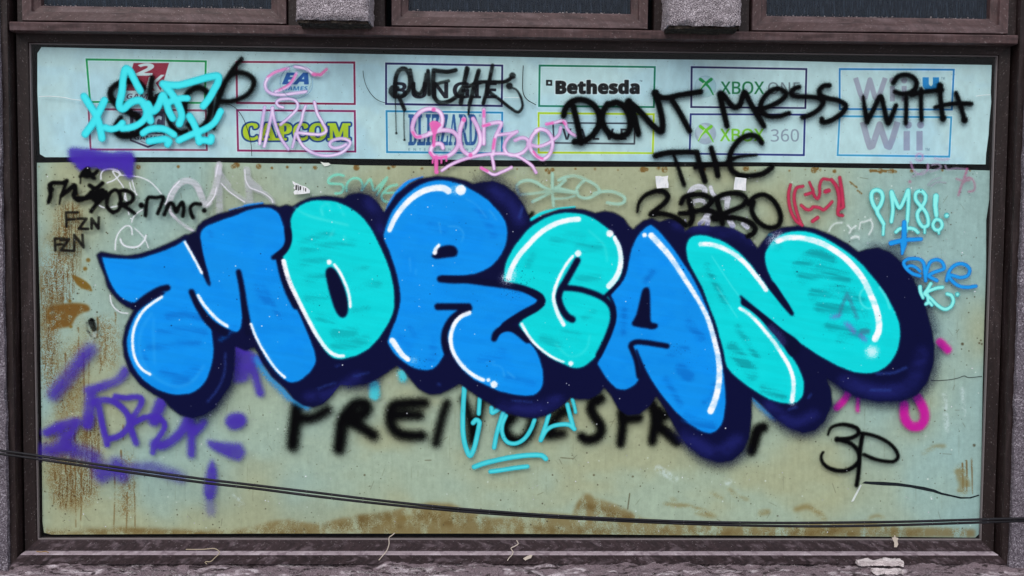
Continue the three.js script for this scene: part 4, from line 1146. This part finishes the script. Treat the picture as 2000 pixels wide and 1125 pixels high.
mesh('transom', bar(RAIL, [-W2 - 0.029, H2], [W2 + 0.029, H2], [0, 1]), frameMat, win, 'protruding rail above the logo strip');
const litLipMat = std({ color: 0x6e6668, roughness: 0.6 });  // paler strip that paints the light caught on the bead lip
for (const [a, b, o] of [[[-W2, -H2], [W2, -H2], [0, -1]], [[-W2, -H2], [-W2, H2], [-1, 0]], [[W2, -H2], [W2, H2], [1, 0]], [[-W2, H2], [W2, H2], [0, 1]]]) mesh('lit_lip', bar(LIT_LIP, a, b, o, 1, 1), litLipMat, win);
const pane = mesh('glass_pane', new THREE.PlaneGeometry(2 * W2 + 0.004, 2 * H2 + 0.004), paneMat, win);
const crackMat = std({ color: 0x16181c, roughness: 0.4 }), paleCrackMat = std({ color: 0xe8eef0, roughness: 0.4 });
for (const [r, s, pale] of [[0.0008, '709,138 710,148 714,164 719,175 726,185 734,193 743,198 752,201'], [0.0011, '1022,128 1021,150 1022,182 1029,194 1047,205'], [0.0008, '440,203 450,205 460,211 468,220 476,233 482,249 490,279 492,305'], [0.0008, '76,189 95,188 111,189 128,191 141,194 158,196', 1], [0.0006, '984,190 1020,191', 1], [0.0007, '1906,188 1920,186 1934,185', 1]])
  mesh('crack', tube(ptsAt(s, 0.0012), r, 5, 5), pale ? paleCrackMat : crackMat, pane);
// the paint: each piece or tag is a film of its own on the glass
{
  const d = new Uint8Array(CW * CH * 4);
  for (let i = 0; i < CW * CH; i++) { for (let c = 0; c < 3; c++) d[i * 4 + c] = clamp(film.rgb[i * 3 + c], 0, 255); d[i * 4 + 3] = clamp(film.a[i] * 255, 0, 255); }
  const paintMat = std({ map: dataTex(d, CW, CH), transparent: true, roughness: 0.6, specularIntensity: 0.1 });
  const CELL = 2, gw = CW / CELL, gh = Math.floor(CH / CELL), cell = new Uint8Array(gw * gh), flecks = paintId('paint_flecks');
  for (let y = 0; y < gh; y++) for (let x = 0; x < gw; x++) {
    let best = 0, top = 0.012;
    for (let v = -1; v <= CELL; v++) for (let u = -1; u <= CELL; u++) {
      const X = x * CELL + u, Y = y * CELL + v; if (X < 0 || Y < 0 || X >= CW || Y >= CH) continue;
      const i = Y * CW + X, w = film.a[i] * (u < 0 || v < 0 || u === CELL || v === CELL ? 0.5 : 1);
      if (w > top) { top = w; best = film.id[i] || flecks; }
    }
    cell[y * gw + x] = best;
  }
  const filmOf = (id) => {
    const pos = [], uv = [], idx = [], open = new Map();
    const quad = (x0, x1, y0, y1) => { const b = pos.length / 3; for (const [x, y] of [[x0, y1], [x1, y1], [x1, y0], [x0, y0]]) { pos.push(X0 + x * CELL / SC, Y1 - y * CELL / SC, 0.003); uv.push(x * CELL / CW, y * CELL / CH); } idx.push(b, b + 1, b + 2, b, b + 2, b + 3); };
    for (let y = 0; y <= gh; y++) {
      const rowKeys = new Set();
      if (y < gh) for (let x = 0; x < gw; x++) if (cell[y * gw + x] === id) { let e = x; while (e < gw && cell[y * gw + e] === id) e++; const k = x * 4096 + e; rowKeys.add(k); if (!open.has(k)) open.set(k, y); x = e; }
      for (const [k, y0] of open) if (!rowKeys.has(k)) { quad(Math.floor(k / 4096), k % 4096, y0, y); open.delete(k); }
    }
    if (!idx.length) return null;
    const g = new THREE.BufferGeometry(); g.setAttribute('position', new THREE.Float32BufferAttribute(pos, 3)); g.setAttribute('uv', new THREE.Float32BufferAttribute(uv, 2)); g.setIndex(idx); g.computeVertexNormals(); return g;
  };
  const TAGS = {
    white_scribble: 'faded white marker arches and uprights above the first letter', white_loop_tag: 'thin white looping scrawl with a smiling mouth', pale_word_tag: 'faded pale green word tag', pale_flower_tag: 'faded pale green flower-like scribble',
    faint_lilac_tag: 'faint lilac and pink scribble', white_squiggle: 'small broken white squiggle', white_letters: 'white painted letters behind the black slogan', magenta_marks: 'magenta sprayed marks and open ring', purple_patch: 'purple sprayed patch',
    purple_tag: 'blurry purple sprayed tag', soft_black_letters: 'blurry black sprayed letters under the large piece', cyan_scrawl: 'cyan scrawl with double underline', black_spray_tag: 'black sprayed tag crossed by cyan', cyan_spray_tag: 'bright cyan sprayed tag with crosses',
    pink_marker_tag: 'pale pink marker tag', grey_ring: 'thin grey ring', black_marker_tag: 'dark grey dripping marker tag', pink_drip_tag: 'pink dripping bubble tag with underline', black_slogan: 'black sprayed slogan in three lines', red_face_drawing: 'red drawn smiling face',
    pale_cyan_tag: 'pale cyan tag with exclamation mark', blue_marker_tag: 'blue marker tag with cross', black_name_tag: 'thick black dripping name tag', black_initials_tag: 'small black initials written twice', black_loop_tag: 'black looping tag near the lower right', black_blot: 'small dark blot',
  };
  const piece = mesh('graffiti_piece', filmOf(paintId('graffiti_piece')), paintMat, win, 'large blue and turquoise bubble-letter graffiti with dark navy block shadow');
  const LET = { 'letter M': 'blue letter M', 'letter O': 'turquoise letter O', 'letter R': 'blue letter R', 'letter G': 'turquoise letter G', 'letter A': 'blue letter A', 'letter N': 'turquoise letter N' };
  for (const [k, label] of Object.entries(LET)) mesh('bubble_letter', filmOf(paintId(k)), paintMat, piece, label);
  for (const [k, label] of Object.entries(TAGS)) { const g = filmOf(paintId(k)); if (g) mesh(k, g, paintMat, win, label); }
  const fl = [filmOf(paintId('white flecks')), filmOf(paintId('black flecks')), filmOf(flecks)].filter(Boolean);
  if (fl.length) mesh('paint_flecks', mergeGeometries(fl), paintMat, win).userData.kind = 'stuff';
}

// ---------------------------------------------------------------- the sheets behind the glass
{
  const mat = std({ map: printStrip(), roughness: 0.8, specularIntensity: 0.3, side: THREE.DoubleSide });
  const poster = thing('printed_poster', 'pale blue printed strip of twelve framed logos behind the top of the glass', 'poster');
  const outline = ptsAt('73,104 81,92 300,97 600,103 900,109 1200,115 1500,118 1700,123 1937,127 1935,180 1936,200 1932,240 1931,262 1926,300 1925,321 1700,319 1500,317 1300,316 1000,313 700,310 500,308 300,307 88,307 78,301 76,250 73,180', ZP);
  const q = boxPts.map((b) => b.map(([x, y]) => at(x, y, ZP)));
  const grow = (b, e) => { const c = b.reduce((s, p) => s.add(p.clone().multiplyScalar(0.25)), new THREE.Vector3()); return b.map((p) => { const d = p.clone().sub(c); return new THREE.Vector3(p.x + Math.sign(d.x) * e, p.y + Math.sign(d.y) * e, ZP); }); };
  const r = q.map((b) => grow(b, 0.004));
  mesh('paper_strip', sheetUv(flat(outline, ZP, r.map((b) => [...b].reverse())), Y1, PH), mat, poster);
  r.forEach((b, k) => mesh('logo_panel', sheetUv(flat(b, ZP), Y1, PH), mat, poster, `printed logo in a ${BOXES[k][0]} frame`));
}
{
  const mat = std({ map: printSheet(), roughness: 0.8, specularIntensity: 0.3, side: THREE.DoubleSide });
  const sheet = thing('backing_sheet', 'large faded olive and mint sheet with rust stains behind the graffiti', 'sheet');
  const outline = ptsAt('72,318 150,317 300,317 420,317 520,319 627,320 700,323 900,325 1100,326 1300,326 1500,325 1640,328 1800,330 1933,333 1932,390 1926,430 1926,520 1922,640 1919,760 1917,880 1914,1000 1912,1043 1905,1050 1700,1048 1500,1046 1300,1045 1100,1043 900,1042 700,1042 500,1042 300,1043 100,1044 86,1040 83,1020 82,900 80,760 78,600 74,450', ZP - 0.001);
  mesh('sheet_face', sheetUv(flat(outline, ZP - 0.001), Y1 - SY / SC, SH), mat, sheet);
  mesh('tear', flat(ptsAt('1683,944 1690,940 1698,940.5 1725,941 1753,943 1780,947 1805,951 1825,956 1839,962 1860,967 1878,971 1894,971 1912,966 1913,968 1896,973.5 1876,974 1858,970 1838,966 1822,961 1802,957 1778,952 1752,949 1725,948 1700,946', ZP - 0.0004), ZP - 0.0004), cavityMat, sheet, 'dark horizontal tear');
  mesh('crease', tube(ptsAt('1818,743 1838,743 1858,741 1872,738 1884,734 1890,737 1918,735', ZP), 0.0007, 6, 5), crackMat, sheet);
  mesh('torn_edge', slab(ptsAt('626,316 633,318 642,318 646,321 641,324 634,325 629,320', ZP), ZP + 0.001, 0.0006), std({ color: 0xe4e6e0 }), sheet, 'small white curled edge');
  mesh('scratch', slab(ptsAt('1680,946 1683,948 1667,979 1662,980', ZP), ZP + 0.0002, 0.0004), std({ color: 0xd6dcd8 }), sheet);
}
// labels and scraps on the glass
{
  const paper = std({ map: per(grimeTex(256, 256, [226, 228, 232], { fx: 0.05, fy: 0.02, dust: [196, 204, 210], dustAmt: 0.6, dark: [150, 150, 146], darkAmt: 0.25, flecks: 0 }), 0.1), roughness: 0.7 }), black = std({ color: 0x141414 });
  const a = tag(mesh('paper_label', slab(ptsAt('1280,344 1288,343.5 1294,345 1305,343 1304,352 1306,360 1305.5,367 1294,367 1283,368 1281,357', 0.004), 0.0036, 0.0005), paper), 'small square white label left of the slogan letters, under the rust drips', 'label', 'square white labels on the glass');
  const b = tag(mesh('paper_label', slab(ptsAt('1436,346 1447,347 1458,348.5 1457,360 1457,373 1446,371 1433,370 1434,358', 0.004), 0.0036, 0.0005), paper), 'small square white label directly below the black slogan letter E', 'label', 'square white labels on the glass');
  const st = thing('torn_sticker', 'torn white paper sticker with black print above the turquoise letter O', 'sticker');
  mesh('paper', slab(ptsAt('571,353 577,357 583,359 588,362 596,364 603,369 605.5,372 605,377 590,379 575,380 573,375 577,371 573,367 576,363 572,358', 0.004), 0.0036, 0.0005), paper, st);
  for (const s of ['577,362 580,361 580,371 577,371', '581,362 583,362 584,372 582,372', '585,364 588,363 588,371 585,371', '592,366 593,366 594,372 593,372', '596,367 598,368 598,374 596,374']) mesh('print', slab(ptsAt(s, 0.0042), 0.0041, 0.0003), black, st);
}

// ---------------------------------------------------------------- the row of windows above, with stone blocks between
const SASH = [[0, -0.012], [0, 0.015], [0.006, 0.019], [0.015, 0.021], [0.017, 0.029], [0.0375, 0.031], [0.039, 0.028], [0.039, -0.012]];
const RY = H2 + 0.0445;                                          // top of the transom
const darkRoomGrimeMat = std({ map: per(grimeTex(512, 512, [16, 25, 38], { fx: 0.35, fy: 0.02, dust: [70, 82, 100], dustAmt: 0.5, dark: [8, 12, 18], darkAmt: 0.6, flecks: 0.0012, key: 55 }), 0.5), roughness: 0.8, specularIntensity: 0.3 });  // grime streaks on a dark base that paints the unlit room
const sashSpecs = [[80, 530, 'dark window with brown sash, above the cyan tag'], [797, 1233, 'dark window with brown sash, between the two stone blocks'], [1497, 1934, 'dark window with brown sash, above the end of the black slogan']];
sashSpecs.forEach(([a, b, label], k) => {
  const xl = at(a, 22, 0.016).x, xr = at(b, 22, 0.016).x, yb = RY + 0.005 + 0.039, yt = TOP - 0.05;
  const t = thing('upper_window', label, 'window', 'row of dark windows above the display window');
  mesh('sash_rail', bar(SASH, [xl, yb], [xr, yb], [0, -1], 1, 1), frameMat, t); mesh('sash_rail', bar(SASH, [xl, yt], [xr, yt], [0, 1], 1, 1), frameMat, t);
  mesh('sash_stile', bar(SASH, [xl, yb], [xl, yt], [-1, 0], 1, 1), frameMat, t); mesh('sash_stile', bar(SASH, [xr, yb], [xr, yt], [1, 0], 1, 1), frameMat, t);
  mesh('glass_pane', new THREE.PlaneGeometry(xr - xl + 0.002, yt - yb + 0.002).translate((xl + xr) / 2, (yb + yt) / 2, 0.006), paneMat, t);
  mesh('dark_room_board', new THREE.BoxGeometry(xr - xl + 0.01, yt - yb + 0.01, 0.004).translate((xl + xr) / 2, (yb + yt) / 2, -0.004), darkRoomGrimeMat, t, 'dark board painted as the unlit room, with grime streaks');
  const bits = [];
  for (let i = 0; i < 130; i++) { const r = 0.0006 + rnd() * rnd() * 0.0022, g = new THREE.TetrahedronGeometry(r); g.rotateX(rnd() * 6).rotateZ(rnd() * 6).scale(1.6, 0.8, 0.6); g.translate(xl + rnd() * (xr - xl), yb + rnd() * rnd() * 0.006, 0.007 + rnd() * 0.006); bits.push(g); }
  mesh('grit', mergeGeometries(bits), limeMat, t, 'pale grit along the bottom of the glass').userData.kind = 'stuff';
});
// fixed uprights between the sashes belong to the display window's frame
for (const [a, b] of [[33, 45], [562.5, 585], [722, 752], [1277, 1312], [1443, 1464], [1962, 1986]]) {
  const x0 = at(a, 25, 0.024).x, x1 = at(b, 25, 0.024).x, w = x1 - x0, P = [[0, -0.02], [0, 0.022], [0.0015, 0.024], [w - 0.0015, 0.024], [w, 0.022], [w, -0.02]];
  mesh('mullion', bar(P, [x0, RY + 0.001], [x0, TOP], [1, 0]), shadedFrameMat, win);
}
for (const [a, b, y, label] of [[577, 721, 38, 'rough grey stone block between the left and middle dark windows'], [1306, 1449, 49, 'rough grey stone block between the middle and right dark windows']]) {
  const z = 0.125, p0 = at(a, y, z), p1 = at(b, y, z), yb = (p0.y + p1.y) / 2;
  const t = thing('stone_block', label, 'pillar', 'stone blocks between the dark windows');
  mesh('block_face', rough(p0.x, p1.x, yb, TOP, 0.0245, z, 0.0035, 0.0035, 70, 0.014), stoneMat, t);
  mesh('shaded_underside', rough(p0.x + 0.002, p1.x - 0.004, yb - 0.006, yb + 0.004, 0.026, z - 0.012, 0.005, 0.003, 60), soffitMat, t, 'crumbling underside with its shade painted dark');
}

// ---------------------------------------------------------------- cables and litter
{
  const A = ptsAt('-60,873 0,880 60,888 120,897 260,917 400,936 500,948 600,960 730,976 860,990 980,1000 1100,1008 1320,1018 1480,1021 1600,1021 1760,1019 1900,1015 2000,1012.5 2080,1011', 0.1), B = ptsAt('-60,879 0,886 60,894 120,903.5 260,924 400,943.5 500,954.5 600,967 730,982 860,995 980,1005 1100,1012 1320,1022.5 1480,1026.5 1600,1027.5 1760,1025 1900,1021 2000,1018 2080,1016', 0.1);
  B.forEach((p, i) => { p.z += 0.002 * Math.sin(i); });
  const far = (q, dx) => { const e = dx < 0 ? q[0].clone() : q[q.length - 1].clone(); e.x += dx; e.y += dx < 0 ? 0.13 : 0.01; return e; };
  for (const [q, label] of [[A, 'thin black cable, upper strand of the sagging pair across the window'], [B, 'thin black cable, lower strand of the sagging pair across the window']]) {
    const pts = [far(q, -1), ...q, far(q, 1)];
    const g = tube(pts, 0.0031, 8, 10), u = g.attributes.uv; for (let i = 0; i < u.count; i++) u.setXY(i, u.getX(i) * 4.6, u.getY(i) * 0.03);
    tag(mesh('cable', g, cableMat), label, 'cable', 'cables slung across the window');
  }
}
{
  const straw = std({ color: 0xa89a84, roughness: 0.9 }), cream = std({ color: 0xc4b8ac, roughness: 0.9 }), twig = std({ color: 0x8a6a3c, roughness: 0.9 });
  const bit = (name, g, m, label, cat) => tag(mesh(name, g, m), label, cat);
  bit('straw', tube(ptsAt('363,1073 395,1073 421,1072 429,1079 420,1089 411,1097 400,1097 404,1102', 0.043), 0.0011, 5, 5), straw, 'bent pale straw hanging over the dusty bottom rail below the purple tag', 'straw');
  bit('string', tube(ptsAt('771,1041 765,1046 760,1050 760,1062 757,1072 753,1079 746,1087 740,1094', 0.043), 0.0011, 5, 5), cream, 'pale frayed string hanging over the bottom rail below the soft black letters', 'string');
  bit('string', tube(ptsAt('1009,1055 1012,1062 1005,1067 998,1071 1002,1078 1000,1084 995,1089 991,1095', 0.043), 0.0011, 5, 5), cream, 'kinked pale thread on the bottom rail beside the small paper scrap', 'string');
  bit('paper_scrap', slab(ptsAt('1022,1091 1030,1086 1037,1084 1040,1085 1037,1090 1029,1093 1026,1095', 0.044), 0.0425, 0.0015), cream, 'tiny cream paper scrap on the bottom rail beside the kinked thread', 'scrap');
  bit('twig', tube(ptsAt('71,1077 80,1078 88,1077 95,1079', 0.043), 0.0012, 4, 5), twig, 'short brown twig in the bottom left corner of the frame', 'twig');
  bit('peeling_flake', slab(ptsAt('1742,1050 1746,1050 1748,1045 1750,1050 1755,1051 1753,1057 1755,1063 1752,1069 1747,1069 1747,1060', 0.018), 0.016, 0.001), cream, 'white peeling flake stuck on the lower bead near the right corner', 'flake');
  bit('plaster_crust', rough(at(1674, 1100, 0.05).x, at(1762, 1100, 0.05).x, at(1700, 1103, 0.05).y, at(1700, 1094, 0.05).y, 0.035, 0.055, 0.003, 0.006, 60), limeMat, 'jagged cream plaster crust on the ledge under the peeling flake', 'plaster');
  bit('lime_patch', rough(at(1708, 1100, 0.08).x, at(1764, 1100, 0.08).x, at(1700, 1122, 0.08).y, at(1700, 1115, 0.08).y, 0.06, 0.08, 0.003, 0.007, 70), limeMat, 'ragged white lime patch on the ledge below the plaster crust', 'plaster');
}
renderer.render(scene, camera);
